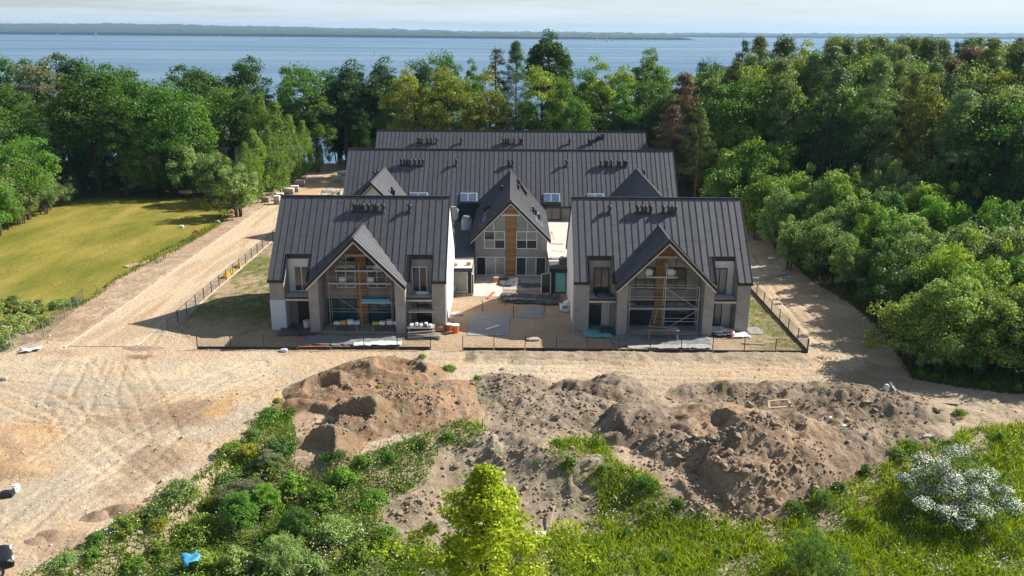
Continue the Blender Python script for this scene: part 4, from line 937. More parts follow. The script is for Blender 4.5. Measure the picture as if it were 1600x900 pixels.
PROTO = {
    'A': [broadleaf(1), broadleaf(2, R=6.2, rough=.45), broadleaf(3, R=5.0, H=21, k=85), broadleaf(4, R=5.8, z0=2.0, k=110, per=135)],
    'Y': [broadleaf(11, R=4.8, k=85, per=120, leaf=.34, crad=.24, rough=.4), broadleaf(12, R=5.2, k=95, per=105, leaf=.34, crad=.22), broadleaf(13, R=4.6, k=80, per=115, crad=.23)],
    'T': [broadleaf(21, R=3.4, z0=7, k=60, per=130, crad=.34), broadleaf(22, R=3.8, z0=6, k=62, per=130, crad=.32)],
    'P': [pine(31), pine(32, R=4.2, z0=8, k=70), pine(33, R=3.0, z0=12, k=46)],
    'Q': [pine(34, R=4.4, z0=3.5, k=95, per=140), pine(35, R=4.0, z0=4.5, k=85, per=150)],
    'S': [spruce(41), spruce(42, R=4.0)],
    'B': [birch(51), birch(52, R=3.1), birch(53, R=2.4)],
    'F': [thicket(61), thicket(62, R=3.8), thicket(63, H=10, R=2.9), thicket(64, R=3.5, k=95, per=125)],
    'G': [shrub(71), shrub(72, R=1.4), shrub(73, H=2.2, R=1.0)],
    'D': [bare_tree(81)],
    'R': [broadleaf(5, H=28., R=6.0, z0=11., k=150, per=170, leaf=.36, rough=.15, crad=.24)],
}
def put_tree(kind, x, y, h, col, name, label, cat='tree', group=None, wide=1.0, variant=None, z=None, rng=rnd):
    pr = PROTO[kind][variant if variant is not None else rng.randrange(len(PROTO[kind]))]
    zz = float(ground_z(x, y)) if z is None else z
    root = tag(empty(name, (x, y, zz), rng.uniform(0, 6.283)), label, cat, group); s = h / pr[2]; root.scale = (s * wide, s * wide, s)
    o = bpy.data.objects.new('trunk', pr[0]); C.objects.link(o); o.parent = root
    if pr[1]:
        c = bpy.data.objects.new('crown', pr[1]); C.objects.link(c); c.parent = root
        j = rng.uniform(.8, 1.25) * (1.85 if kind == 'F' else 1.62); g = rng.uniform(.92, 1.08); c.color = (col[0] * j * g, col[1] * j, col[2] * j, 1)
    return root
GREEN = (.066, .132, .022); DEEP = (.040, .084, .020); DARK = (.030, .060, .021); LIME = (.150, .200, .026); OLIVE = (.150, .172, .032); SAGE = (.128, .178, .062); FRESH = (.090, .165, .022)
PINEC = (.066, .105, .034); PINEY = (.118, .148, .040); RUST = (.112, .078, .050); BIRCHC = (.125, .185, .036); GREYB = (.13, .125, .075)
WORD = {}
for _c_, _w in ((GREEN, 'mid-green'), (DEEP, 'deep-green'), (DARK, 'dark'), (LIME, 'lime-green'), (OLIVE, 'olive-yellow'), (SAGE, 'grey-green'), (FRESH, 'fresh-green'), (PINEC, 'dark-green'), (PINEY, 'olive-green'), (BIRCHC, 'pale-green')): WORD[_c_] = _w
def tops(rows, group):
    for row in rows:
        px, py, Y, kind, col, name, label = row[:7]; w = row[7] if len(row) > 7 else 1.0
        p = atY(px, py, Y); zz = float(ground_z(p.x, Y)); put_tree(kind, p.x, Y, p.z - zz, col, name, label, group=group, wide=w)
LW = 'dense dark-green broadleaf tree in the wood beyond the mown lawn'
LM = 'bright mid-green broadleaf tree in the wood beyond the mown lawn'
tops([(px, py, Y, 'A', c, 'broadleaf_tree', WORD[c] + ' broadleaf tree ' + ('at the front of the wood beyond the lawn' if Y < 152 else 'deep in the wood beyond the lawn')) for (px, py, Y, c) in [
    (-70, 85, 168, DEEP), (-10, 62, 180, DEEP), (85, 74, 176, DEEP), (128, 90, 150, GREEN), (170, 90, 166, DEEP), (215, 98, 157, GREEN), (252, 112, 149, GREEN), (290, 92, 168, DEEP),
    (322, 92, 174, DEEP), (352, 118, 162, GREEN), (384, 132, 160, DEEP), (474, 82, 180, GREEN), (488, 118, 174, FRESH), (-50, 130, 142, GREEN), (15, 120, 156, GREEN), (72, 138, 148, GREEN),
    (112, 120, 153, DEEP), (178, 135, 147, GREEN), (300, 148, 152, FRESH), (-35, 185, 126, FRESH), (22, 198, 127, FRESH), (235, 160, 151, GREEN), (410, 140, 172, DEEP), (440, 150, 178, DEEP), (60, 200, 141, DEEP), (120, 210, 151, DEEP), (-90, 180, 135, DEEP)]], 'trees in the wood beyond the lawn')
tops([(382, 78, 176, 'A', DEEP, 'broadleaf_tree', 'tall dark tree standing clear against the lake beyond the lawn wood', .8), (50, 85, 166, 'Y', GREYB, 'broadleaf_tree', 'grey-brown barely leafed tree in the wood beyond the lawn', 1.0)], None)
tops([(px, py, Y, 'F', c, 'young_tree', WORD[c] + ' bushy young tree ' + ('at the far end of the mown lawn' if px > 130 else 'on the long side of the mown lawn')) for (px, py, Y, c) in [
    (195, 190, 150, SAGE), (225, 178, 149, BIRCHC), (258, 195, 149, SAGE), (300, 205, 148, SAGE), (212, 228, 148, SAGE), (270, 235, 148, DEEP), (335, 228, 142, SAGE), (310, 240, 148, GREEN), (240, 245, 148, GREEN),
    (40, 290, 128, GREEN), (0, 300, 120, FRESH), (75, 300, 134, SAGE), (125, 262, 152, DEEP), (160, 255, 152, GREEN), (20, 310, 123, SAGE), (-30, 300, 115, GREEN), (110, 300, 142, FRESH), (60, 255, 131, SAGE), (85, 275, 137, SAGE), (20, 262, 124, SAGE), (-20, 265, 117, GREEN), (100, 290, 143, GREEN), (-60, 250, 116, SAGE), (140, 275, 150, DARK), (180, 270, 150, DARK)]], 'young trees along the lawn edge')
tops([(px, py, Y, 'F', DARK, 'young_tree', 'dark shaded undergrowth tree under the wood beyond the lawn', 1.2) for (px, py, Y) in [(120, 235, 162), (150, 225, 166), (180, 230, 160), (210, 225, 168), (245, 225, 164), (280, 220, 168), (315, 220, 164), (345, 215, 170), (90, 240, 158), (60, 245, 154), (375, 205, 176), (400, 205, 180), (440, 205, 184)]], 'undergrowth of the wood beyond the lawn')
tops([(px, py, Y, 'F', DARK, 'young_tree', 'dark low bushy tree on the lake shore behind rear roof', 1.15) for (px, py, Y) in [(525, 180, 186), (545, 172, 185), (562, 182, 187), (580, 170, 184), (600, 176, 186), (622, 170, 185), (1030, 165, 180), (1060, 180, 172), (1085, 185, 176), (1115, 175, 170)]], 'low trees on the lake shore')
tops([(366, 240, 130, 'F', SAGE, 'young_tree', 'round bushy tree on the lawn corner beside the sandy road', 1.1)], None)
tops([(px, py, Y, 'B', BIRCHC, 'birch_tree', 'slender pale-green birch ' + ('near the lawn corner' if Y < 147 else 'beside the paver pallets of the road' if Y < 163 else 'near the two workers at the road end')) for (px, py, Y) in [
    (405, 150, 152), (428, 158, 150), (452, 182, 160), (472, 190, 166), (490, 196, 174), (512, 212, 186), (395, 205, 141), (418, 200, 146), (440, 215, 156), (382, 225, 138), (465, 222, 164), (500, 225, 181)]], 'birches beside the access road')
BR = 'trees behind the rear building'
yl, gl_, dk = 'yellow-green spring-leafed tree in the row behind the rear roof', 'mid-green broadleaf tree in the row behind the rear roof', 'thin tall dark tree between lake and rear roof'
tops([(px, py, Y, 'Y', c, 'broadleaf_tree', WORD[c] + (' spring-leafed tree close behind the rear roof' if Y < 167.5 else ' spring-leafed tree in the row behind the rear roof')) for (px, py, Y, c) in [(628, 103, 170, OLIVE), (648, 125, 167, OLIVE), (698, 98, 169, OLIVE), (722, 118, 172, LIME), (766, 110, 166, OLIVE), (742, 150, 163, OLIVE), (848, 98, 168, LIME), (940, 92, 170, LIME), (968, 98, 174, LIME), (675, 140, 164, OLIVE), (790, 150, 164, OLIVE)]], BR)
tops([(px, py, Y, 'A', c, 'broadleaf_tree', WORD[c] + ' broadleaf tree ' + ('among the yellow-green trees behind rear roof' if Y < 175 else 'between yellow-green trees and the lake'), w) for (px, py, Y, c, w) in [(690, 66, 192, GREEN, .7), (655, 80, 190, DEEP, .7), (885, 108, 168, FRESH, .8), (918, 95, 176, GREEN, .9), (1000, 78, 184, GREEN, .9), (1028, 76, 186, GREEN, .7), (1008, 115, 170, DEEP, .8), (980, 130, 166, GREEN, .8), (1045, 130, 164, DEEP, .8), (900, 140, 162, GREEN, .7), (600, 150, 170, DEEP, .7), (740, 92, 184, GREEN, .6), (830, 140, 164, GREEN, .7), (1040, 98, 190, SAGE, .7), (560, 160, 176, DEEP, .6)]], BR)
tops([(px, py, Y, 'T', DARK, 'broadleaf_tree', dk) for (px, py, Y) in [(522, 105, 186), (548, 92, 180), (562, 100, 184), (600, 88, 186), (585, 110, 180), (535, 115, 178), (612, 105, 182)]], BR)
tops([(858, 45, 184, 'R', DEEP, 'broadleaf_tree', 'tall round-crowned tree rising above the horizon behind rear roof', 1.0), (776, 70, 180, 'S', (.055, .052, .026), 'spruce_tree', 'dark brownish spruce behind the rear roof', 1.5), (806, 64, 176, 'P', PINEC, 'pine_tree', 'tall narrow pine with long bare trunk behind the rear roof', .75),
      (1070, 112, 141, 'Q', RUST, 'pine_tree', 'rust-brown withered pine just beyond the rear building', 1.25), (1052, 165, 136, 'Q', RUST, 'pine_tree', 'lower rust-brown pine beside the withered tall one', 1.2), (1096, 168, 131, 'P', PINEY, 'pine_tree', 'open-crowned pine with bare trunk beside the middle building', 1.0),
      (1106, 86, 190, 'D', DARK, 'dead_tree', 'leafless dead tree against the lake', 1.0), (1150, 92, 160, 'A', DEEP, 'broadleaf_tree', 'dark round broadleaf tree where the lake view ends', .75)], None)
# the wood on the other side: tall trees behind, a young thicket in front
RE = RIGHT_EDGE[np.argsort(RIGHT_EDGE[:, 1])]
def xedge(y): return float(np.interp(y, RE[:, 1], RE[:, 0])) if y < 133 else 33.0 + max(0, (133 - y)) * .1
r2_ = random.Random(5)
cnt = {}
yy = 67.0
while yy < 186:
    young_row = yy < 122
    step = 3.7 if yy < 95 else (4.1 if young_row else 5.6)
    lim = .606 * (.957 * yy + 8) + 5; xx = xedge(yy) + (1.6 if yy < 133 else 4) + r2_.uniform(0, 1.2)
    while xx < lim:
        x, y = xx + r2_.uniform(-1, 1), yy + r2_.uniform(-1.4, 1.4); d = x - xedge(y)
        tall = (y > 124 and d > 8) or y > 136 or (x > 62 and y > 100) or (x > 56 and y > 112)
        if not tall:
            c = r2_.choice([SAGE, SAGE, BIRCHC, GREEN, FRESH, (.155, .195, .09), LIME, DEEP, OLIVE if y > 115 else SAGE]); h = r2_.uniform(6.2, 11.0) + (y - 66) * .035
            if d < 4: h *= .78
            put_tree('F', x, y, h, c, 'young_tree', ('tall ' if h > 9 else 'low ') + WORD.get(c, 'silvery') + ' young tree ' + ('on thicket edge by the bare track' if d < 4 else 'inside the thicket near the meadow' if y < 92 else 'inside the thicket towards the tall pines'), group='young trees of the thicket', rng=r2_, wide=r2_.uniform(.72, 1.0))
            xx += step * r2_.uniform(.85, 1.2)
        else:
            pl_ = 'in the wood near the long buildings' if x < 50 else ('close behind the thicket' if y < 128 else 'deep in the wood behind the thicket'); k = r2_.random(); topz = 28 + 2.2 - (0.16 * max(0, 150 - y)) * (0.55 if x > 70 else 1) - r2_.uniform(0, 4.5); topz = max(16, min(topz, 27.5))
            if x < 46: topz -= 3.0
            if k < .48: put_tree('Q' if r2_.random() < .6 else 'P', x, y, topz, (c := r2_.choice([PINEY, PINEY, PINEC, SAGE])), 'pine_tree', 'tall ' + WORD[c] + ' pine ' + pl_, group='tall trees of the wood behind the thicket', rng=r2_, wide=r2_.uniform(1.0, 1.3))
            elif k < .62: put_tree('S', x, y, topz, DARK, 'spruce_tree', 'dark conical spruce ' + pl_, group='tall trees of the wood behind the thicket', rng=r2_, wide=1.1)
            else: put_tree('A', x, y, topz * .97, (c := r2_.choice([GREEN, DEEP, SAGE, OLIVE])), 'broadleaf_tree', 'tall ' + WORD[c] + ' broadleaf tree ' + pl_, group='tall trees of the wood behind the thicket', rng=r2_, wide=r2_.uniform(.75, .95))
            xx += (step + .9) * r2_.uniform(.85, 1.25)
    yy += step * .95
tops([(px, py, Y, 'F', c, 'young_tree', WORD[c] + ' young tree overhanging the path beside the long buildings', w) for (px, py, Y, c, w) in [(1140, 165, 140, FRESH, .9), (1165, 182, 134, LIME, .9), (1192, 200, 128, FRESH, .9), (1150, 228, 128, BIRCHC, .85), (1176, 214, 124, GREEN, .9), (1205, 245, 117, FRESH, .9), (1222, 290, 109, SAGE, .9), (1186, 268, 117, BIRCHC, .8), (1240, 325, 101, SAGE, .9), (1215, 215, 134, SAGE, .9), (1250, 250, 118, BIRCHC, .9), (1255, 300, 108, FRESH, .9)]], 'young trees overhanging the path')
tops([(1520, 72, 138, 'Q', RUST, 'pine_tree', 'rust-brown dying pine among the tall trees behind the thicket', 1.3), (1490, 90, 133, 'Q', RUST, 'pine_tree', 'smaller rust-brown dying pine among tall green trees', 1.1), (1558, 60, 150, 'P', PINEC, 'pine_tree', 'slim pine standing above the wood behind the thicket', .7)], None)
for (px, py, h) in [(1430, 585, 6.5), (1480, 590, 7.5), (1540, 596, 7.0), (1590, 600, 7.5), (1650, 600, 8)]:
    p = gpt(px, py); put_tree('F', p.x + .8, p.y + 2.4, h + 1, (.125, .165, .042), 'young_tree', 'pale-green bushy willow at the foot of the thicket by the meadow', group='willows at the thicket foot', wide=1.15)

# foreground trees and shrubs
rngm = np.random.default_rng(91)
def maple():
    H = 6.6; k = 150; t = rngm.uniform(0, 1, k); a = rngm.uniform(0, 6.28, k); prof = 2.75 * (1.0 - t ** 1.25) * rngm.uniform(.2, 1.15, k) * (1 + .25 * np.sin(a * 3 + 1))
    cen = np.stack([np.cos(a) * prof, np.sin(a) * prof, 1.0 + t * (H - 1.2)], 1); rad = .40 * rngm.uniform(.55, 1.4, k) * (1.15 - .5 * t)
    p, nr, sz = clump_leaves(cen, rad, 170, .115, rngm, .7, -.7)
    return (*finish('m', limbs(H * 1.1, .9, cen, rngm, .09, 40), p, nr, sz, rngm, 'bark', 'leaf'), H)
PROTO['M'] = [maple()]
p = gpt(758, 985); put_tree('M', p.x, p.y, 9.6, (.215, .265, .012), 'maple_tree', 'young lime-yellow maple standing alone in the foreground meadow', variant=0, wide=1.28)
def hawthorn():
    rng = np.random.default_rng(95); H, R = 4.0, 2.9; k = 85; d = sphere_dirs(k, rng, -.25); f = rng.uniform(.35, 1.3, k) ** .7 * (1 + .22 * np.sin(3 * np.arctan2(d[:, 1], d[:, 0]) + 1))
    cen = np.stack([d[:, 0] * R * f, d[:, 1] * R * f, .35 * H + d[:, 2] * H * .58 * f], 1); cen[:, 2] = np.maximum(cen[:, 2], .35); rad = .55 * rng.uniform(.6, 1.3, k)
    p, nr, sz = clump_leaves(cen, rad, 110, .16, rng, .7, -.7); t, c, h = (*finish('h', limbs(H, .5, cen, rng, .09, 40), p, nr, sz, rng, 'bark', 'leaf'), H)
    p, nr, sz = clump_leaves(cen[::2], rad[::2] * 1.12, 260, .085, rng, .7, -.05, up=.8); V, F = leaf_quads(p, nr, sz, rng, .9); b_ = np_mesh('blossom', V, F); b_.materials.append(MAT['petal'])
    return t, c, h, b_
hw = hawthorn(); PROTO['H'] = [hw]
p = gpt(1487, 812); o = put_tree('H', p.x, p.y, 4.3, (.075, .125, .030), 'hawthorn_bush', 'large white-blossomed hawthorn bush in the meadow', 'bush', variant=0)
b_ = bpy.data.objects.new('blossom', hw[3]); C.objects.link(b_); b_.parent = o
for (px, py, h, lab) in [(1262, 905, 3.0, 'hawthorn shrub with few white blossoms in the meadow below the rubble heap'), (1300, 960, 3.4, 'leafy hawthorn shrub nearest the blossoming bush, standing before the smaller shrub'), (1285, 800, 1.7, 'small dark leafy sapling at the toe of rubble heap')]:
    p = gpt(px, py); o = put_tree('H', p.x, p.y, h, (.075, .135, .035), 'hawthorn_bush', lab, 'bush', variant=0, wide=.55)
    if h > 2: b2 = shr = None
FB = 'leafy dark-green bush in the weeds below the sandy yard'
spots = [(420, 660, 1.6), (395, 690, 1.7), (360, 720, 1.6), (440, 710, 2.0), (410, 745, 2.0), (370, 760, 1.8), (330, 795, 1.6), (240, 822, 1.6), (195, 830, 1.5), (280, 815, 1.8), (150, 850, 1.3), (310, 840, 2.0), (370, 830, 2.8), (420, 800, 2.6), (460, 770, 2.2), (500, 790, 2.2), (540, 760, 1.9), (470, 840, 2.6), (530, 840, 2.2),
         (580, 790, 1.6), (560, 880, 2.0), (440, 890, 2.6), (370, 890, 2.2), (250, 870, 1.6), (210, 890, 1.3), (610, 720, 1.2), (660, 700, 1.1), (700, 690, 1.2), (570, 735, 1.3), (520, 720, 1.4), (600, 850, 1.5), (640, 880, 1.5), (320, 885, 1.6), (490, 905, 2.2), (410, 940, 2.4), (300, 940, 2.0), (540, 940, 2.2), (150, 900, 1.2), (100, 890, 1.1)]
for (px, py, h) in spots:
    p = gpt(px, py); c = rnd.choice([DEEP, GREEN, FRESH, SAGE, (.12, .17, .03)])
    put_tree('G' if h < 2.5 else 'F', p.x, p.y, h * (.72 if h < 2.5 else .95), tuple(1.2 * q for q in c), 'bush', ('large ' if h > 1.9 else 'low ') + WORD.get(c, 'yellowish-green') + ' bush ' + ('beside the open sandy yard' if px < 345 else 'below the brown soil heap' if py < 765 else 'in the weeds near the lime maple' if px > 505 else 'in the weeds near the blue tarpaulin'), 'bush', 'bushes in the weeds below the yard', wide=1.3 if h < 2.5 else 1.35)
for (px, py, h) in [(435, 640, 1.2), (390, 715, 1.2), (350, 775, 1.1), (250, 850, .9), (300, 805, 1.0)]:
    p = gpt(px, py); put_tree('G', p.x, p.y, h, (.24, .24, .03), 'bush', 'yellow-flowering weed bush among the green bushes below the yard', 'bush', 'yellow-flowering bushes')
for (px, py, h) in [(385, 790, 2.3), (420, 735, 1.6)]:
    p = gpt(px, py); put_tree('F', p.x, p.y, h, (.12, .135, .075), 'bush', 'grey-green dusty bush among the dark bushes below the yard', 'bush', 'grey-green bushes', wide=1.5)
for (px, py, h) in [(890, 735, .9), (940, 745, 1.0), (1010, 765, 1.1), (930, 700, .8), (1060, 800, .8), (870, 700, .7), (1420, 705, .9), (1400, 720, 1.1), (1350, 745, 1.0), (1310, 770, 1.0), (1480, 700, .8), (1240, 805, 1.0), (1560, 690, .9), (980, 840, .8), (1040, 880, .8), (930, 890, .8), (1120, 870, .7), (840, 735, .6), (1555, 790, 1.0)]:
    p = gpt(px, py); put_tree('G', p.x, p.y, h, (.075, .15, .018), 'bush', 'low bright-green weed clump in the meadow grass or on the heap foot', 'bush', 'weed clumps of the meadow')
for (px, py) in [(695, 582), (705, 580), (590, 612), (745, 596), (600, 590), (1500, 650), (1495, 648), (470, 640), (455, 648), (650, 606), (660, 560), (640, 600), (1460, 590), (1440, 588), (1500, 600), (1540, 606), (1590, 612)]:
    p = gpt(px, py); put_tree('G', p.x, p.y, rnd.uniform(.45, .8), (.11, .17, .025), 'bush', 'small bright weed tuft growing on bare brown soil', 'bush', 'weed tufts on bare soil')
for (px, py, h) in [(20, 490, 2.2), (45, 500, 2.2), (-15, 500, 2.4), (25, 520, 2.0), (-20, 535, 2.2), (70, 510, 1.4), (95, 480, 1.2), (60, 490, 1.7), (118, 476, 1.1), (5, 545, 1.6)]:
    p = gpt(px, py); put_tree('G', p.x, p.y, h, (.17, .21, .07), 'bush', 'pale blossoming shrub behind the green mesh fence', 'bush', 'pale shrubs behind the mesh fence', wide=1.3)

# grass, weeds and flowers that nobody could count
MEADOW = [gpoly([(15, 915), (150, 845), (280, 800), (335, 765), (350, 715), (400, 668), (430, 632), (452, 640), (465, 690), (462, 735), (500, 748), (540, 722), (640, 688), (700, 668), (735, 655), (762, 672), (755, 700), (690, 715), (660, 760), (600, 790), (600, 850), (700, 860), (800, 850), (930, 815), (935, 775), (860, 735), (845, 700), (880, 690), (940, 685), (965, 725), (1015, 745), (1065, 800), (1150, 822), (1235, 815), (1265, 775), (1300, 745), (1400, 725), (1395, 695), (1480, 700), (1500, 672), (1610, 665), (1760, 680), (1760, 1000), (-60, 1000)])]
def in_meadow(x, y): return inpoly(MEADOW[0], x, y)
def blades(name, label, x, y, h, w, rng, col, lean=.45, zoff=0.0):
    n = len(x); z = ground_z(x, y) + zoff; a = rng.uniform(0, 6.283, n); u = np.stack([np.cos(a), np.sin(a), np.zeros(n)], 1) * (w * rng.uniform(.7, 1.3, n))[:, None] * .5
    base = np.stack([x, y, z - .05], 1); ln = rng.normal(0, lean, (n, 2)) * h[:, None]
    mid_ = base + np.stack([ln[:, 0] * .35, ln[:, 1] * .35, h * .6], 1); tip = base + np.stack([ln[:, 0], ln[:, 1], h], 1)
    V = np.stack([base - u, base + u, mid_ + u * .8, mid_ - u * .8, tip], 1).reshape(-1, 3); k = np.arange(n)[:, None] * 5
    F = np.concatenate([k + np.array([[0, 1, 2]]), k + np.array([[0, 2, 3]]), k + np.array([[3, 2, 4]])], 0)
    o = tag(link(name, np_mesh(name, V, F), mat='blade'), label, None, None, 'stuff'); o.color = (*col, 1); return o
def sample(n, x0, x1, y0, y1, rng, test, dens=None):
    x, y = rng.uniform(x0, x1, n), rng.uniform(y0, y1, n); k = test(x, y)
    if dens is not None: k &= rng.random(n) < dens(x, y)
    return x[k], y[k]
rg = np.random.default_rng(17)
patch = lambda x, y: sstep(.28, .5, fbm(x * .45, y * .45, 4))
right = lambda x, y: sstep(-4, 3, x)
x, y = sample(260000, -40, 44, 30, 60.5, rg, in_meadow, lambda x, y: patch(x, y) * right(x, y)); hh = (.25 + .55 * fbm(x * .5 + 9, y * .5, 3)) * rg.uniform(.6, 1.2, len(x))
blades('meadow_grass', 'long bright-green meadow grass below the rubble heap', x, y, hh, .075, rg, (.28, .355, .02))
x, y = sample(150000, -40, 44, 30, 60.5, rg, in_meadow, lambda x, y: (1 - patch(x, y) * .6) * (1 - .7 * right(x, y))); hh = (.3 + .5 * fbm(x * .5 + 9, y * .5, 3)) * rg.uniform(.6, 1.2, len(x))
blades('weed_grass', 'deep-green grass and weeds below the brown heap', x, y, hh, .085, rg, (.15, .235, .022))
def leafy(name, label, x, y, zmax, size, col, rng, mat='leaf', zmin=.05):
    n = len(x); z = ground_z(x, y) + zmin + zmax * rng.random(n) * (0.4 + fbm(x * .8, y * .8, 3)); nr = rng.normal(0, .6, (n, 3)) + np.array([0, 0, 1.])
    V, F = leaf_quads(np.stack([x, y, z], 1), nr, size * rng.uniform(.6, 1.3, n), rng, .7); o = tag(link(name, np_mesh(name, V, F), mat=mat), label, None, None, 'stuff'); o.color = (*col, 1); return o
x, y = sample(200000, -40, 44, 30, 60.5, rg, in_meadow, lambda x, y: sstep(.36, .56, fbm(x * .7 + 3, y * .7, 4)) * (1 - .75 * right(x, y)))
leafy('nettle_cover', 'dense leafy weeds covering the slope below the yard', x, y, .75, .15, (.11, .20, .026), rg)
x, y = sample(90000, -40, 44, 30, 60.5, rg, in_meadow, lambda x, y: sstep(.50, .62, fbm(x * .9 + 13, y * .9, 4)) * .8)
leafy('clover_cover', 'lighter green leafy ground cover in the meadow', x, y, .55, .14, (.22, .32, .026), rg)
x, y = sample(60000, -40, 44, 30, 56, rg, in_meadow, lambda x, y: sstep(.60, .72, fbm(x * .8 + 33, y * .8, 4)) * .55)
leafy('white_flowers', 'white cow parsley blossoms scattered through weeds and meadow', x, y, .5, .085, (1, 1, 1), rg, 'petal', .55)
x, y = sample(26000, -34, -8, 30, 58, rg, in_meadow, lambda x, y: sstep(.60, .70, fbm(x * .7 + 63, y * .7, 4)) * .6)
leafy('yellow_flowers', 'yellow blossoms scattered through weeds below the yard', x, y, .5, .075, (1, 1, 1), rg, 'petal_yellow', .6)
rw = [tuple(q) for q in RIGHT_EDGE]
x, y = sample(60000, 30, 72, 62, 132, rg, lambda x, y: inpoly(RIGHT_WOOD, x + .4, y), lambda x, y: .9 * (y < 74) + .35 * (y >= 74)); blades('thicket_grass', 'tall grass at the foot of the thicket', x, y, .5 * rg.uniform(.5, 1.6, len(x)), .10, rg, (.085, .14, .018))
x, y = sample(50000, -95, -44, 84, 152, rg, lambda x, y: (linedist(LAWN + LAWN[:1], x, y) < 1.6) & (y > 100) | (linedist(LAWN + LAWN[:1], x, y) < .5)); blades('lawn_edge_grass', 'unmown grass fringing the mown lawn', x, y, .35 * rg.uniform(.5, 1.6, len(x)), .09, rg, (.085, .14, .018))
x, y = sample(130000, -95, -42, 84, 150, rg, lambda x, y: inpoly(LAWN, x, y), lambda x, y: .25 + .75 * sstep(.42, .62, fbm(x * .5, y * .3, 4))); blades('lawn_tufts', 'short mown grass tufts of the lawn', x, y, .09 * rg.uniform(.5, 1.7, len(x)), .06, rg, (.20, .205, .035))
# ragged grass on the soil of the gardens and heaps
def gard(x, y): return (inpoly(GARDEN, x, y) & ((x < -23.6) & (y > 76) | (x > 23.3) & (y < 90)))
x, y = sample(60000, -34, 28, 72, 118, rg, gard, lambda x, y: sstep(.46, .62, fbm(x * .12, y * .12, 5) * .5 + fbm(x * 1.7, y * 1.7 + 9, 4) * .5)); blades('garden_grass', 'thin grass sprouting in the fenced gardens', x, y, .12 * rg.uniform(.5, 1.6, len(x)), .07, rg, (.12, .15, .03))
# ------------------------------------------------------------------ fences
_fm = {}
def fence_parts(span, hgt, post_mat, wire_mat, plinth_mat, plinth_h, post_r):
    key = (span, hgt, post_mat, wire_mat, plinth_mat)
    if key in _fm: return _fm[key]
    def mk(mb, nm, mat):
        me = bpy.data.meshes.new(nm); me.from_pydata([tuple(v) for v in mb.v], [], mb.f); me.update(); me.materials.append(MAT[mat]); return me
    a = MB().box(-post_r, post_r, -post_r, post_r, -.3, hgt); a.box(-post_r * 1.15, post_r * 1.15, -post_r * 1.15, post_r * 1.15, hgt, hgt + .02)
    b = MB().box(.06, span - .06, -.025, .025, -.1, plinth_h) if plinth_h else None
    c = MB(); z = plinth_h + .03
    while z < hgt - .02: c.box(.03, span - .03, -.004, .004, z - .004, z + .004); z += .2
    k = 0.12
    while k < span - .06: c.box(k - .003, k + .003, -.0035, .0035, plinth_h + .02, hgt - .03); k += .1
    _fm[key] = (mk(a, 'post', post_mat), mk(b, 'plinth_board', plinth_mat) if b else None, mk(c, 'mesh_panel', wire_mat)); return _fm[key]
def fence(name, label, p0, p1, span=2.85, hgt=1.4, post_mat='fence_post', wire_mat='fence_post', plinth_mat='plinth_dark', plinth_h=.26, post_r=.035):
    p0, p1 = Vector(p0), Vector(p1); d = p1 - p0; n = max(1, round(d.length / span)); sp = round(d.length / n, 3)
    root = tag(empty(name, p0, math.atan2(d.y, d.x)), label, 'fence', 'mesh fences round the site'); ms = fence_parts(sp, hgt, post_mat, wire_mat, plinth_mat, plinth_h, post_r)
    for i in range(n + 1):
        gz = lambda t: float(ground_z(*(p0 + d * t).xy)) - p0.z
        o = link('post', ms[0], root, (i * sp, 0, gz(i / n))); o.rotation_euler = (rnd.uniform(-.02, .02), rnd.uniform(-.02, .02), 0)
        if i < n:
            if ms[1]: link('plinth_board', ms[1], root, (i * sp, rnd.uniform(-.01, .01), gz((i + .5) / n) + rnd.uniform(-.02, .02)))
            link('mesh_panel', ms[2], root, (i * sp, 0, gz((i + .5) / n)))
    return root
fence('fence', 'dark post fence with black plinth in front of the blue-filmed house', (-28.8, 72.5, 0), (-7.45, 72.7, 0))
fence('fence', 'dark post fence with black plinth across courtyard and scaffolded house', (-4.5, 72.65, 0), (27.0, 72.3, 0))
fence('fence', 'dark post fence with black plinth beside the bare sand track', (27.1, 72.4, 0), (27.2, 104, 0), plinth_h=.3)
fence('fence', 'dark mesh fence on pale kerb beside the sandy road', (-33.35, 77.2, 0), (-33.35, 122, 0), 2.5, 1.35, plinth_mat='kerb_stone', plinth_h=.1)
for k, (pa, pb, lab) in enumerate((((57, 539), (132, 473), 'green mesh fence with grey steel posts by the lawn and road verge'), ((-60, 585), (43, 537), 'sagging green mesh fence with steel posts below pale shrubs'))):
    fence('fence', lab, gpt(*pa), gpt(*pb), 1.75, 1.65, 'galvanised', 'green_wire', 'plinth_dark', 0, .03)

# ------------------------------------------------------------------ building-site goods
def crumple(name, label, cat, poly, amp, mat, z=.05, seed=0, group=None, freq=1.1, step=.14, fold=1.0):
    xs_, ys_ = [p[0] for p in poly], [p[1] for p in poly]; X, Y = np.meshgrid(np.arange(min(xs_), max(xs_), step), np.arange(min(ys_), max(ys_), step))
    wx, wy = X + .5 * (fbm(X * 1.2 + seed, Y * 1.2, 3) - .5), Y + .5 * (fbm(X * 1.2, Y * 1.2 + seed + 7, 3) - .5)
    Z = z + amp * np.clip(ridged(X * freq + seed, Y * freq * 1.3, 4) - .35, 0, 1)
    k = inpoly(poly, wx, wy); keep = k[:-1, :-1] & k[1:, 1:]
    if keep.sum() < 4: keep = np.ones_like(keep)
    me, _ = grid_mesh(name, X, Y, Z + ground_z(X, Y), keep); o = tag(link(name, me, mat=mat), label, cat, group)
    sd = o.modifiers.new('solid', 'SOLIDIFY'); sd.thickness = .02; return o
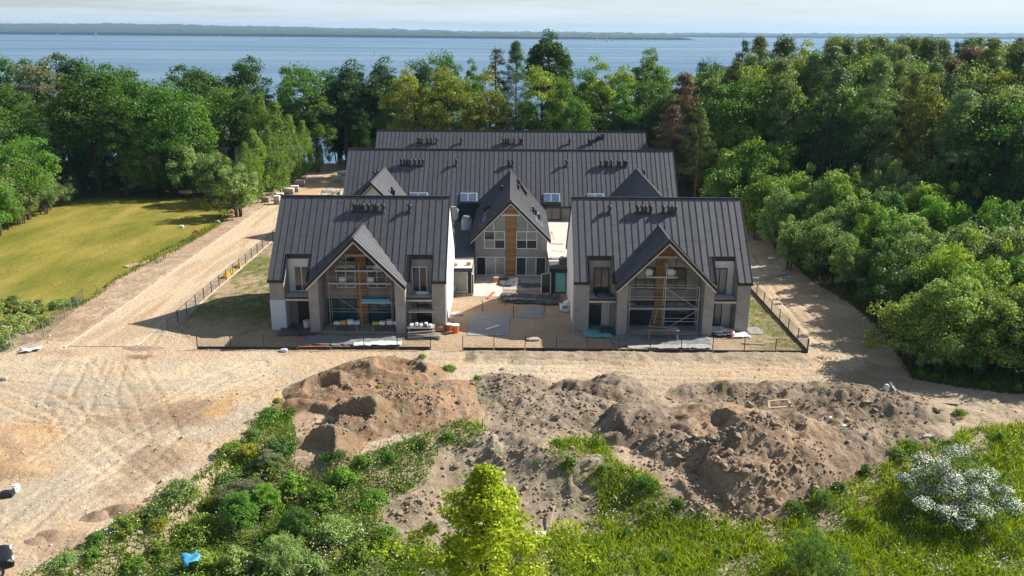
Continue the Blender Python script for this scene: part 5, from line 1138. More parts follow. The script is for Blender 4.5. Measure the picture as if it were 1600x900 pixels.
def rect(cx, cy, w, d, a=0.0): return [(cx + x * math.cos(a) - y * math.sin(a), cy + x * math.sin(a) + y * math.cos(a)) for x, y in ((-w / 2, -d / 2), (w / 2, -d / 2), (w / 2, d / 2), (-w / 2, d / 2))]
SH = 'tarpaulins and sheets on the site'
crumple('tarpaulin', 'crumpled grey tarpaulin spread in front of the blue-filmed gable bay', 'tarpaulin', rect(-14.9, 74.9, 9.4, 3.0, .0), .22, 'tarp_grey', seed=1, group=SH)
crumple('tarpaulin', 'pale torn sheet on the sunlit ground before the blue-filmed house', 'tarpaulin', rect(-12.4, 73.6, 4.6, 1.2, .05), .16, 'sheet_white', .2, 2, SH)
crumple('tarpaulin', 'dark blue-grey film heap in the bay beside the white insulated pier', 'tarpaulin', rect(-20.6, 77.3, 4.0, 2.6), .35, 'tarp_dark', seed=3, group=SH)
crumple('tarpaulin', 'wide grey sheeting on the ground under the scaffolding', 'tarpaulin', rect(14.2, 75.3, 9.6, 3.2), .14, 'tarp_grey', seed=4, group=SH)
crumple('tarpaulin', 'pale torn sheeting along the fence before the scaffolded house', 'tarpaulin', rect(14.6, 73.6, 8.0, 1.1, .03), .16, 'concrete', .1, 5, SH)
crumple('tarpaulin', 'turquoise foil spread below the first balcony of scaffolded house', 'tarpaulin', rect(8.3, 77.3, 2.9, 2.6), .25, 'sheet_teal', seed=6, group=SH)
crumple('tarpaulin', 'dark plastic bags heaped on the turquoise foil', 'bags', rect(9.3, 77.5, 1.7, 1.4), .55, 'tarp_dark', .1, 7, SH)
crumple('tarpaulin', 'white and black rubbish sheets heaped by the traffic cone', 'rubbish', rect(20.4, 77.9, 2.6, 1.6), .6, 'sheet_white', .1, 8, SH)
crumple('tarpaulin', 'black film in front of the white rubbish sheets', 'rubbish', rect(20.2, 76.9, 2.6, 1.1), .4, 'tarp_dark', .1, 9, SH)
crumple('tarpaulin', 'pale mint foil on the ground beyond the traffic cone', 'tarpaulin', rect(22.0, 77.0, 2.0, 1.6), .15, 'insulation', .08, 10, SH)
crumple('tarpaulin', 'large dark tarpaulin lying across the courtyard', 'tarpaulin', rect(2.0, 88.0, 6.6, 3.4, -.12), .42, 'tarp_dark', .06, 11, SH)
crumple('tarpaulin', 'grey sheet folded on the courtyard tarpaulin', 'tarpaulin', rect(.9, 87.2, 3.6, 1.0, -.05), .2, 'tarp_grey', .3, 12, SH)
crumple('tarpaulin', 'black film piled on the courtyard before the cladding strip', 'tarpaulin', rect(-.4, 94.3, 2.6, 3.0, .2), .5, 'tarp_dark', .06, 13, SH)
crumple('tarpaulin', 'black folded membrane on concrete before the patio door', 'tarpaulin', rect(2.6, 93.2, 3.2, 1.7, .05), .25, 'tarp_dark', .06, 14, SH)
p = gpt(303, 893); crumple('tarpaulin', 'bright blue tarpaulin half hidden in the weeds', 'tarpaulin', rect(p.x, p.y, 1.0, 1.3, .6), .7, 'sheet_blue', .75, 15)
p = gpt(48, 549); crumple('tarpaulin', 'grey-blue film scrap below the steel fence post', 'tarpaulin', rect(p.x, p.y, 1.9, .9, .4), .35, 'insulation', .12, 16)
# paved pads
def paving(name, label, x0, x1, y0, y1, n=(1, 1), mat='paver', z=.03, t=None):
    w, d = t or (.6, .6); root = tag(empty(name, (x0, y0, 0)), label, 'paving', 'paved pads in the courtyard'); nx, ny = max(1, round((x1 - x0) / w)), max(1, round((y1 - y0) / d)); w, d = (x1 - x0) / nx, (y1 - y0) / ny
    m0 = MB().box(.006, w - .006, .006, d - .006, -.06, z); me = bpy.data.meshes.new('paving_slab'); me.from_pydata(m0.v, [], m0.f); me.update(); me.materials.append(MAT[mat])
    for i in range(nx):
        for j in range(ny): o = link('paving_slab', me, root, (i * w, j * d, rnd.uniform(-.006, .006)))
    return root
paving('paved_pad', 'large grey paved pad in the courtyard sand', -4.3, -.2, 76.5, 83.15, t=(.82, .95))
paving('paved_pad', 'small grey paved pad joined by a narrow path to the larger', 1.2, 3.2, 81.8, 85.7, t=(.8, .8))
paving('paved_path', 'narrow grey paved path between the two pads', -.15, 1.18, 82.0, 83.2, t=(.66, .6))
paving('concrete_apron', 'pale concrete apron before the central wing', -1.0, 4.1, 91.6, 97.25, t=(1.7, 1.4), mat='concrete', z=.05)
paving('sunlit_apron', 'cream concrete apron beside the open white door', -4.4, -1.05, 89.0, 97.25, t=(1.7, 1.65), mat='screed', z=.045)
paving('corner_slab', 'grey slab at the outer corner of the scaffolded house', 23.2, 24.6, 77.4, 79.4, t=(.7, 1.0))
# planks, blocks, boxes
def plank(label, a, b, w=.2, t=.05, mat='timber', name='plank', cat='plank', group='loose planks and boards'):
    return tag(MB(tuple(Vector(a))).bar(a, b, w, t).build(name, mat), label, cat, group)
def seat(o, a):
    o.location = tuple(Vector(a)); return o
def P2(px, py, z=0.): p = gpt(px, py); return Vector((p.x, p.y, p.z + z))
for (a, b, w, t, mat, lab) in [((759, 516, .08), (781, 509, .08), .28, .05, 'sheet_white', 'white board lying on the large paved pad'), ((762, 467, .08), (772, 457, .08), .35, .05, 'orange_plastic', 'orange-red board on the sunlit courtyard sand'),
        ((470, 543, .06), (512, 542, .06), .16, .08, 'orange_plastic', 'orange plastic pipe along the front fence'), ((970, 546, .06), (1013, 547, .06), .3, .06, 'timber', 'pale timber board along the fence before scaffolded house'),
        ((1085, 549, .06), (1110, 551, .06), .35, .06, 'old_timber', 'grey board against the fence before scaffolded house'), ((1062, 543, .06), (1098, 536, .06), .16, .06, 'old_timber', 'thin dark lath on grey sheeting'), ((1160, 537, .06), (1195, 539, .06), .3, .08, 'old_timber', 'pinkish board on the fenced sand of scaffolded house'),
        ((1208, 424, .08), (1222, 430, .08), 1.4, .1, 'concrete', 'pale slab lying on the bare sand track'), ((1296, 660, .5), (1310, 680, .5), .2, .06, 'sheet_white', 'white bent lath on the soil bank'), ((1390, 602, .3), (1402, 618, .2), .2, .06, 'sheet_white', 'white lath on the soil bank near the thicket'),
        ((858, 838, .1), (866, 805, .7), .1, .06, 'timber', 'pale stake leaning beside the maple'), ((1450, 628, .1), (1500, 632, .1), .5, .06, 'old_timber', 'weathered board on sand below the thicket'), ((196, 418, .1), (215, 413, .1), .9, .1, 'timber', 'pale board stack on the lawn edge'), ((220, 415, .1), (232, 408, .1), .4, .1, 'timber', 'single board on the road verge')]:
    A, B = P2(*a), P2(*b); o = MB(tuple(A)).bar(A, B, w, t).build('plank', mat); o.location = tuple(A); tag(o, lab, 'plank', 'loose planks and boards')
def lump(name, label, cat, px, py, sx, sy, sz, mat, group=None, z=0., rz=0., rough=.12):
    p = gpt(px, py); bm = bmesh.new(); bmesh.ops.create_cube(bm, size=1.0); bmesh.ops.bevel(bm, geom=bm.edges, offset=.16, segments=2, affect='EDGES')
    r = random.Random(int(px * 7 + py))
    for v in bm.verts: v.co += Vector((r.uniform(-1, 1), r.uniform(-1, 1), r.uniform(-1, 1))) * rough * .35
    for v in bm.verts: v.co.x *= sx; v.co.y *= sy; v.co.z = (v.co.z + .5) * sz
    me = bpy.data.meshes.new(name); bm.to_mesh(me); bm.free(); o = link(name, me, None, (p.x, p.y, p.z + z), mat); o.rotation_euler = (0, 0, rz); return tag(o, label, cat, group)
SC = 'loose scraps on the site'
lump('foam_block', 'white foam block on courtyard sand by the house pier', 'block', 714, 492, 1.1, .6, .25, 'sheet_white', SC, rz=.3)
o = lump('big_bag', 'bulging white builder bag with blue print in courtyard shade', 'bag', 884, 486, 1.0, .95, .95, 'sheet_white', None, rough=.5)
MB().box(-.36, .2, -.56, -.5, .45, .75).build('blue_print', 'sheet_blue', o)
lump('foam_block', 'white box on the sand above the brown heap', 'box', 545, 578, .75, .5, .35, 'sheet_white', SC, rz=.4)
lump('foam_scrap', 'grey scrap just outside the front fence', 'scrap', 444, 549, .6, .5, .25, 'insulation', SC)
lump('round_stone', 'pale round lump on courtyard sand by the fence', 'lid', 833, 531, 1.2, .8, .18, 'concrete', SC)
lump('foam_scrap', 'white scrap at the wood edge beyond the track', 'scrap', 1206, 404, .9, .7, .2, 'sheet_white', SC)
lump('foam_scrap', 'grey crumpled sheet at the wood edge beyond the track', 'scrap', 1262, 412, 1.6, .7, .3, 'insulation', SC)
lump('foam_scrap', 'white fleck of plastic on the soil bank below the track', 'scrap', 1383, 622, .35, .3, .6, 'sheet_white', SC, .6)
lump('foam_scrap', 'white plastic piece halfway down the soil bank', 'scrap', 1316, 686, .4, .3, .6, 'sheet_white', SC, .5)
lump('black_bag', 'black rubbish bag on the soil bank', 'bag', 1345, 702, .6, .5, .6, 'tarp_dark', SC, .5)
lump('concrete_rubble', 'broken concrete lump on bank near the thicket', 'rubble', 1352, 645, .9, .7, .5, 'clod', SC, .5, rough=.6)
lump('concrete_rubble', 'grey concrete lump at the bank foot by the meadow', 'rubble', 1447, 690, .8, .6, .45, 'concrete', SC, .1, rough=.6)
lump('wash_drum', 'white metal drum in the meadow beside the maple', 'drum', 843, 843, .7, .5, .5, 'sheet_white', SC)
lump('white_post_scrap', 'white plastic scrap with black end on the open yard', 'scrap', 26, 768, .3, .5, .5, 'sheet_white', SC)
lump('black_hose', 'black crumpled hose on the open yard', 'scrap', 12, 776, .8, .5, .4, 'black_plastic', SC)
lump('foam_scrap', 'pale stone scrap beneath the sagging mesh fence', 'scrap', 4, 594, .8, .5, .3, 'concrete', SC)
for (px, py, mat, lab) in [(284, 356, 'sheet_white', 'white marker stone on the lawn edge, nearer the road fence'), (307, 363, 'orange_plastic', 'orange marker on the lawn edge'), (340, 348, 'sheet_white', 'white marker stone on the lawn edge by the round bushy tree'), (363, 333, 'orange_plastic', 'orange marker at the lawn corner under the round bushy tree')]:
    lump('edge_marker', lab, 'marker', px, py, .6, .45, .4, mat, 'markers on the lawn edge')
for i, (px, py, lab) in enumerate([(352, 433, 'yellow plastic barrier foot by road fence, nearest to the house fronts'), (363, 427, 'yellow plastic barrier foot by road fence, between two others'), (375, 417, 'yellow plastic barrier foot by road fence, farthest along the road')]):
    p = gpt(px, py); base = (-33.75, p.y, 0); root = tag(empty('barrier', base, 1.5 + .15 * i), lab, 'barrier', 'yellow barriers by the road fence')
    MB().box(-.8, .8, -.18, .18, 0, .28).build('foot', 'yellow_plastic', root, .05); MB().box(-.7, .75, -.1, .1, .285, .5).build('block', 'yellow_plastic', root, .04); MB().box(-.3, .35, -.12, .12, .505, .66).build('handle', 'yellow_plastic', root, .04)
# traffic cone and buckets
def cone(loc):
    root = tag(empty('traffic_cone', loc), 'red-orange traffic cone beside the pale rubbish sheets', 'traffic cone'); MB().box(-.2, .2, -.2, .2, 0, .04).build('base', 'orange_plastic', root); MB().tube((0, 0, .04), (0, 0, .4), .15, .09, 12).build('lower_cone', 'orange_plastic', root); MB().tube((0, 0, .4), (0, 0, .55), .092, .065, 12).build('band', 'sheet_white', root); MB().tube((0, 0, .55), (0, 0, .85), .064, .025, 12).build('upper_cone', 'orange_plastic', root)
cone((21.15, 76.35, .05))
def bucket(x, y, lab, mat='orange_plastic', s=1.0, grp='buckets by the house pier'):
    root = tag(empty('bucket', (x, y, 0), rnd.uniform(0, 6)), lab, 'bucket', grp); root.scale = (s, s, s); MB().tube((0, 0, 0), (0, 0, .5), .2, .25, 12).build('tub', mat, root); MB().tube((0, 0, .5), (0, 0, .54), .27, .27, 12).build('rim', 'sheet_white', root); mb = MB()
    for i in range(8): a, b = math.pi * i / 8, math.pi * (i + 1) / 8; mb.tube((math.cos(a) * .26, 0, .5 + math.sin(a) * .2), (math.cos(b) * .26, 0, .5 + math.sin(b) * .2), .012, n=4)
    mb.build('handle', 'black_plastic', root)
bucket(-5.45, 77.4, 'orange bucket with pale rim beside the house pier', s=1.5); bucket(-6.15, 77.9, 'orange bucket on dark bags against the house pier', s=1.3); bucket(-1.9, 94.6, 'orange bucket beside black film before central wing', s=1.3)
bucket(-20.1, 78.3, 'white bucket in the dark bay behind insulated pier', 'sheet_white', 1.5)
lump('rubbish_bag', 'dark rubbish bags between the two orange buckets', 'bags', 705, 515, 1.0, .6, .6, 'tarp_dark', SC, rough=.4)
lump('cardboard_box', 'tan cardboard box by the site table', 'box', 684, 517, 1.4, .6, .6, 'cardboard', SC)
# trestle tables
def trestle(name, label, loc, w, d, h, top='old_timber', rz=0.0, loads=()):
    root = tag(empty(name, loc, rz), label, 'table', 'trestle tables on the site')
    MB().box(-w / 2, w / 2, -d / 2, d / 2, h - .06, h).build('top', top, root)
    for sx in (-1, 1):
        for sy in (-1, 1): MB().bar((sx * w * .42, sy * d * .2, h - .06), (sx * w * .46, sy * d * .52, 0), .08, .08).build('leg', 'old_timber', root)
        MB().bar((sx * w * .44, -d * .36, h * .45), (sx * w * .44, d * .36, h * .45), .06, .06).build('brace', 'old_timber', root)
    return root
trestle('trestle_table', 'rickety timber trestle under the scaffolding of the right-hand gable bay'.replace('right-hand ', 'black-framed '), (14.4, 75.9, .12), 3.0, 1.1, .95, rz=-.06)
for (dx, lab, mat) in ((-.7, 'dark plank on the trestle by the scaffolding', 'tarp_dark'), (.4, 'grey plank on the trestle by the scaffolding', 'deck_steel')):
    o = MB().box(-1.0, 1.0, -.16, .16, 0, .08).build('plank', mat); o.location = (14.4 + dx, 75.9 + dx * .3, 1.075); o.rotation_euler = (0, 0, -.1 + dx * .1); tag(o, lab, 'plank', 'loose planks and boards')
trestle('trestle_table', 'site table with pale top in the open bay beside the pier', (-8.8, 77.9, .05), 2.6, 1.0, 2.0, 'screed'); trestle('trestle_table', 'low cluttered trestle of bars before the open bay', (-8.7, 76.5, .05), 2.6, 1.1, .9, 'steel_tube')
for i in range(9):
    o = MB().box(-.16, .16, -.2, .2, 0, .26).build('paint_can', ('sheet_white', 'galvanised', 'sheet_white', 'tarp_dark')[i % 4], bevel=.05); o.location = (-9.6 + (i % 5) * .45, 76.3 + (i // 5) * .45, .955); tag(o, ('white', 'grey', 'white', 'dark')[i % 4] + ' paint can on the low cluttered trestle', 'paint can', 'paint cans on the trestle')
for i in range(7):
    a = Vector((-10.0 + rnd.uniform(0, .6), 75.6 + i * .08, .1 + rnd.uniform(0, .5))); b = a + Vector((2.2 + rnd.uniform(0, .8), rnd.uniform(-.3, .3), rnd.uniform(-.1, .3))); o = MB(tuple(a)).bar(a, b, .09, .06).build('metal_bar', 'steel_tube'); o.location = tuple(a); tag(o, 'thin metal bar in the jumble before the open bay', 'bar', 'metal bars by the trestle')
crumple('tarpaulin', 'black film under the cluttered trestle', 'tarpaulin', rect(-8.4, 75.7, 3.4, 1.0), .2, 'tarp_dark', .05, 21, SH)
# work benches with white boxes inside the blue-filmed bay
for k, (x0, x1, lab) in enumerate(((-17.3, -14.9, 'low bench of white and yellow boxes before blue film'), (-13.6, -11.0, 'low bench of white sheets before blue film'))):
    o = trestle('trestle_table', lab, ((x0 + x1) / 2, 77.5, .06), x1 - x0, .9, .7, 'tarp_dark')
    for i in range(4):
        xx = x0 + .35 + i * (x1 - x0 - .5) / 3; mat = ('sheet_white', 'yellow_plastic', 'sheet_white', 'insulation')[(i + k) % 4]; q = MB().box(-.3, .3, -.28, .28, 0, (.22, .3, .42, .3)[i]).build('box', mat, bevel=.04); q.location = (xx, 77.5, .765); q.rotation_euler = (0, 0, rnd.uniform(-.3, .3)); tag(q, ('white', 'yellow', 'white', 'pale blue')[(i + k) % 4] + (' box on the bench of white and yellow boxes' if k == 0 else ' box on the bench of white sheets'), 'box', 'boxes on the benches')
# scaffolds
def scaffold(label, x0, x1, y0, y1, levels, top, xs, decks, braces, rails, base=None, mat='steel_tube'):
    base = (x0, y0, 0); root = tag(empty('scaffold', base), label, 'scaffold')
    for x in xs:
        for y in (y0, y1): t = top[xs.index(x)]; MB(base).tube((x, y, .05), (x, y, t), .035).build('standard', mat, root); MB(base).box(x - .1, x + .1, y - .1, y + .1, .04, .07).build('foot_plate', mat, root)
        for z in levels: MB(base).tube((x, y0, z), (x, y1, z), .028).build('transom', mat, root)
    for (a, b, z) in rails:
        for y in (y0, y1): MB(base).tube((a, y, z), (b, y, z), .028).build('ledger', mat, root)
    for (a, b, z, m) in decks:
        n = 3; w = (y1 - y0) / n
        for i in range(n): MB(base).box(a, b, y0 + i * w + .015, y0 + (i + 1) * w - .015, z, z + .07).build('deck_board', m, root)
        MB(base).box(a, b, y0 - .03, y0 - .005, z + .02, z + .2).build('toe_board', m, root)
    for (a, b) in braces: MB(base).tube(a, b, .026).build('brace', mat, root)
    return root
s1 = scaffold('tube scaffold before the black-framed gable bay', 11.35, 18.0, 77.55, 78.5, (2.4, 4.6), (4.7, 7.0, 4.7), [11.35, 14.75, 18.0],
         [(11.3, 18.05, 2.38, 'deck_steel'), (12.8, 15.8, 5.55, 'deck_steel')], [((14.75, 77.5, 4.6), (18.0, 77.5, 2.5)), ((18.0, 77.5, 2.4), (14.75, 77.5, .3))], [(11.35, 18.0, 3.4), (11.35, 18.0, 4.6), (14.75, 18.0, 1.2)])
mb = MB((11.35, 77.55, 0))
for dx in (-.18, .18): mb.bar((13.3 + dx, 77.0, .1), (13.9 + dx, 77.45, 2.6), .04, .06)
for i in range(8): t = (i + .5) / 8; c = Vector((13.3, 77.0, .1)).lerp(Vector((13.9, 77.45, 2.6)), t); mb.bar(c + Vector((-.18, 0, 0)), c + Vector((.18, 0, 0)), .03, .03)
mb.build('ladder', 'timber', s1)
for (x, z, lab) in ((13.1, 5.0, 'pale plaster bags hung at upper deck, first pair'), (15.2, 5.0, 'pale plaster bags hung at upper deck, second pair')):
    o = lump('plaster_bag', lab.replace(', first pair', ' beside the window').replace(', second pair', ' beside the brace'), 'bag', 1000, 500, .75, .5, .75, 'insulation', 'bags on the scaffold'); o.location = (x, 78.0, 5.63)
o = MB().box(-1.3, 1.3, -.4, .4, 0, .14).build('board_stack', 'deck_steel'); o.location = (16.4, 78.0, 2.46); tag(o, 'grey board stack on the lower scaffold deck', 'boards', None)
s2 = scaffold('tube scaffold with dust before the blue-filmed gable bay', -17.6, -11.6, 77.5, 78.4, (2.0, 4.1, 6.0), (6.2, 6.9, 6.2), [-17.6, -14.6, -11.6],
         [(-16.9, -12.4, 6.0, 'deck_steel'), (-17.65, -11.55, 4.75, 'deck_steel'), (-14.5, -11.6, 2.85, 'deck_steel')], [((-17.6, 77.45, 4.0), (-14.6, 77.45, 2.0))], [(-17.6, -11.6, 2.0), (-17.6, -11.6, 3.9), (-17.6, -11.6, 5.5)], mat='old_timber')
o = MB().box(-1.35, 1.35, -.42, .42, 0, .35).build('foam_board', 'sheet_blue'); o.location = (-13.1, 77.95, 2.93); tag(o, 'turquoise-blue insulation board on the scaffold', 'board')
for (x, z) in ((-16.3, 4.82), (-13.6, 4.82), (-12.9, 6.08)):
    o = lump('plaster_bag', 'grey plaster bag on the deck before the blue film', 'bag', 1000, 500, .7, .5, .55, 'insulation', 'bags on the dusty scaffold'); o.location = (x, 78.0, z)
o = lump('planter_box', 'white long box on the balcony of the blue-cross door', 'box', 1000, 500, 1.3, .45, .3, 'sheet_white'); o.location = (-8.75, 79.2, 3.31)
o = lump('black_bag', 'black film bundle on the balcony beside the dark gable slope', 'bag', 1000, 500, 1.7, 1.1, .3, 'tarp_dark', rough=.4); o.location = (9.1, 78.9, 3.31)
# goods on the roof terraces
root = tag(empty('wrapped_pallet', (-6.0, 108.5, 3.05)), 'tall film-wrapped pallet on the shaded roof terrace', 'pallet')
MB().box(-.65, .65, -.6, .6, 0, .14).build('pallet', 'timber', root); MB().tube((0, 0, .15), (0, 0, 1.5), .72, .68, 10).build('wrapped_load', 'insulation', root); MB().tube((0, 0, 1.5), (0, 0, 1.9), .68, .45, 10).build('wrapped_top', 'deck_steel', root)
lump('sheet_stack', 'pale blue sheets leaning by the terrace wall', 'sheets', 717, 341, 1.3, .3, 2.0, 'insulation').location = (-8.1, 113.9, 3.06)
o = lump('foam_scrap', 'white bucket on the shaded roof terrace', 'bucket', 714, 350, .4, .4, .5, 'sheet_white'); o.location = (-8.1, 105.0, 3.05)
for (x, y, lab) in ((5.6, 91.2, 'black pallet of roofing goods at terrace edge'), (6.3, 91.5, 'second black pallet of roofing goods at terrace corner')):
    root = tag(empty('goods_pallet', (x, y, 3.06), .1), lab, 'pallet', 'black pallets on the terrace'); MB().box(-.38, .38, -.5, .5, 0, .13).build('pallet', 'old_timber', root); MB().box(-.36, .36, -.45, .45, .135, .8).build('load', 'tarp_dark', root, .06); MB().box(-.2, .25, -.3, .3, .81, 1.0).build('roll', 'deck_steel', root, .04)
root = tag(empty('red_frame', (4.75, 101.0, 3.06)), 'red steel tripod frame on the sunlit roof terrace', 'frame')
MB().bar((-.2, 2.4, 0), (.1, 0, 1.6), .06, .06).build('leg', 'red_paint', root); MB().bar((0, 0, .05), (1.5, -.1, .05), .07, .07).build('rail', 'red_paint', root); MB().bar((.5, 2.6, 0), (.1, 0, 1.6), .06, .06).build('leg', 'red_paint', root)
o = MB().box(-.9, .9, -.15, .15, 0, .06).build('plank', 'sheet_white'); o.location = (5.6, 97.6, 3.065); o.rotation_euler = (0, 0, -.45); tag(o, 'white board on the sunlit roof terrace', 'plank', 'loose planks and boards')
o = MB().box(-.45, .45, -.5, .5, 0, .3).build('foam_block', 'render_white', bevel=.03); o.location = (4.95, 94.0, 3.065); tag(o, 'cream block on the sunlit roof terrace', 'block')
root = tag(empty('glass_stack', (-7.0, 92.0, 3.065)), 'pane frames stacked at the edge of the pale terrace', 'panes'); MB().bar((-.5, .6, .1), (.4, -.5, .5), .5, .05).build('pane', 'sky_tint_glass', root); MB().bar((-.1, .9, .1), (.6, -.2, .4), .12, .06).build('frame', 'white_frame', root)
o = lump('tool_bag', 'brown tool bag at the pale terrace edge', 'bag', 700, 412, 1.0, .5, .35, 'old_timber'); o.location = (-6.6, 90.6, 3.065)
o = lump('brick_pack', 'pink brick pack at the pale terrace corner', 'bricks', 700, 412, .5, .4, .35, 'cardboard'); o.location = (-4.85, 91.0, 3.065)
# short posts of a wire line in the courtyard
for (x, y, s) in ((-3.1, 84.0, ''), (-.7, 85.9, ''), (0.15, 82.0, ''), (3.45, 83.7, '')):
    root = tag(empty('stake', (x, y, 0)), 'thin black stake in the courtyard sand', 'stake', 'black stakes in the courtyard'); MB().box(-.035, .035, -.035, .035, -.2, 1.15).build('shaft', 'fence_post', root); MB().box(-.05, .05, -.05, .05, 1.15, 1.2).build('cap', 'fence_post', root)
# pallets of pavers and materials along the road
def paver_pallet(px, py, lab, h=.9, wrap=True, w=1.1):
    p = gpt(px, py); root = tag(empty('paver_pallet', p, rnd.uniform(-.15, .15)), lab, 'pallet', 'material pallets along the road')
    for i in range(3): MB().box(-w / 2, w / 2, -.5 + i * .42, -.38 + i * .42, 0, .1).build('skid', 'old_timber', root)
    n = 4
    for i in range(n): MB().box(-w / 2 + .02, w / 2 - .02, -.48, .48, .11 + i * h / n, .11 + (i + 1) * h / n - .02).build('paver_layer', 'paver' if not wrap or i < n - 2 else 'kerb_stone', root)
    if wrap: MB().box(-w / 2 - .01, w / 2 + .01, -.5, .5, .11 + h, .16 + h).build('cover', 'sheet_white', root)
for (px, py, lab, h, wr, w) in [(416, 316, 'lone low pallet of grey pavers on the road verge', .8, False, 1.3), (434, 319, 'white-covered paver pallet where road passes behind the front ridge, first', 1.3, True, 1.0), (438, 313, 'white-covered paver pallet second behind the front ridge', 1.1, True, 1.2), (451, 303, 'long white-covered pallet beside the grey one on the road', .9, True, 2.0), (461, 300, 'pale wrapped pallet touching the bare grey pallet', 1.0, True, 1.3),
        (470, 291, 'bare grey pallet of pavers at the road middle', 1.1, False, 1.8), (528, 285, 'white-covered pallet standing by the middle building corner', 1.2, True, 1.1), (534, 277, 'low white-covered pallet by the middle building corner', .9, True, 1.6), (538, 290, 'tall grey pallet against the middle building', 1.7, False, 1.0), (541, 259, 'grey pallet near the two workers', 1.1, False, 1.2), (533, 256, 'white-covered pallet near the two workers', 1.0, True, .9), (420, 300, 'low blue-grey pallet under the birches', .5, True, 1.6)]:
    paver_pallet(px, py, lab.replace(', first', ''), h, wr, w)
p = gpt(518, 306); crumple('tarpaulin', 'grey tarpaulin over a mound beside the middle building', 'tarpaulin', rect(p.x, p.y, 3.6, 2.6), 1.3, 'tarp_grey', .3, 31, SH, .5)
p = gpt(491, 279); 
for i in range(3): o = MB().box(-1.4, 1.4, -.09, .09, 0, .1).build('plank', 'sheet_white'); o.location = (p.x + i * .3, p.y + i * .7, .05); tag(o, 'pale plank lying across the sandy road', 'plank', 'planks across the road')
for (px, py, lab) in [(452, 282, 'white panel leaning with brown boards beside the birches'), (385, 324, 'white panel leaning with brown boards at the lawn corner')]:
    p = gpt(px, py); root = tag(empty('leaning_panel', p, .3), lab, 'panel', 'leaning panels by the birches'); MB().box(.3, .75, -.05, .05, 0, 1.3).build('white_panel', 'sheet_white', root)
    for i in range(3): MB().bar((-1.2, 0, .25 + i * .3), (.28, 0, .45 + i * .3), .06, .2).build('board', 'old_timber', root)
for (px, py, lab) in [(467, 270, 'stack of dark planks under the birches farther along the road'), (398, 312, 'stack of dark planks under the birches near the lawn corner')]:
    p = gpt(px, py); root = tag(empty('plank_stack', p, .4), lab, 'planks', 'plank stacks by the birches')
    for i in range(5): MB().box(-1.1, 1.1, -.3 + .02 * i, .3 - .03 * i, i * .16, i * .16 + .13).build('plank', 'old_timber', root)
# steel frame beside the middle building
q = atY(1052, 284, 118); root = tag(empty('steel_frame', (23.6, 117.5, 0)), 'white steel frame tower beside the middle building end wall', 'frame')
for (dx, dy) in ((0, 0), (1.3, 0), (0, 1.2), (1.3, 1.2)): MB().box(dx - .05, dx + .05, dy - .05, dy + .05, 0, 4.6).build('post', 'sheet_white', root)
MB().box(-.1, 1.4, -.1, 1.3, 4.61, 4.8).build('top', 'sheet_white', root)
for z in (1.6, 3.1): MB().box(.051, 1.249, -.04, .04, z, z + .08).build('rung', 'sheet_white', root)
# scrap timber frame on the heap
p = gpt(1215, 674); zt = surface_z(heap_bank, p.x, p.y); root = tag(empty('timber_frame', (p.x, p.y, max(zt, surface_z(heap_big, p.x, p.y))), .05), 'broken pale timber pallet frame on the heap', 'timber frame')
for (a, b) in (((-.9, 0, .15), (.9, .05, .2)), ((-.7, .7, .35), (.9, .75, .45)), ((.85, 0, .2), (.85, .8, .45)), ((-.8, 0, .15), (-.6, .75, .38)), ((.9, -.1, .5), (.8, .8, .1))): MB().bar(a, b, .16, .07).build('slat', 'timber', root)
# small house among the trees beyond the lawn
base = (-52.5, 166, 0); root = tag(empty('cottage', base, .1), 'small grey-roofed cottage half hidden among trees beyond the lawn', 'house')
MB().box(-4.5, 4.5, -3.5, 3.5, -.1, 7.2).build('wall', 'render_white', root)
rf = MB().prism([(-5, -4, 7.0), (5, -4, 7.0), (5, 0, 10.2), (-5, 0, 10.2)], (0, 0, -.2)).prism([(-5, 4, 7.0), (5, 4, 7.0), (5, 0, 10.2), (-5, 0, 10.2)], (0, 0, -.2)).build('roof', 'old_roof', root)
MB().prism([(-4.4, -3.4, 7.2), (-4.4, 3.4, 7.2), (-4.4, 0, 9.9)], (8.8, 0, 0)).build('gable', 'render_white', root); MB().box(1.2, 1.9, -.3, .4, 9.3, 11.3).build('chimney', 'render_white', rf)
for x in (-2.5, .6): MB().box(x, x + 1.3, -3.56, -3.48, 4.6, 6.2).build('window', 'glass', root)
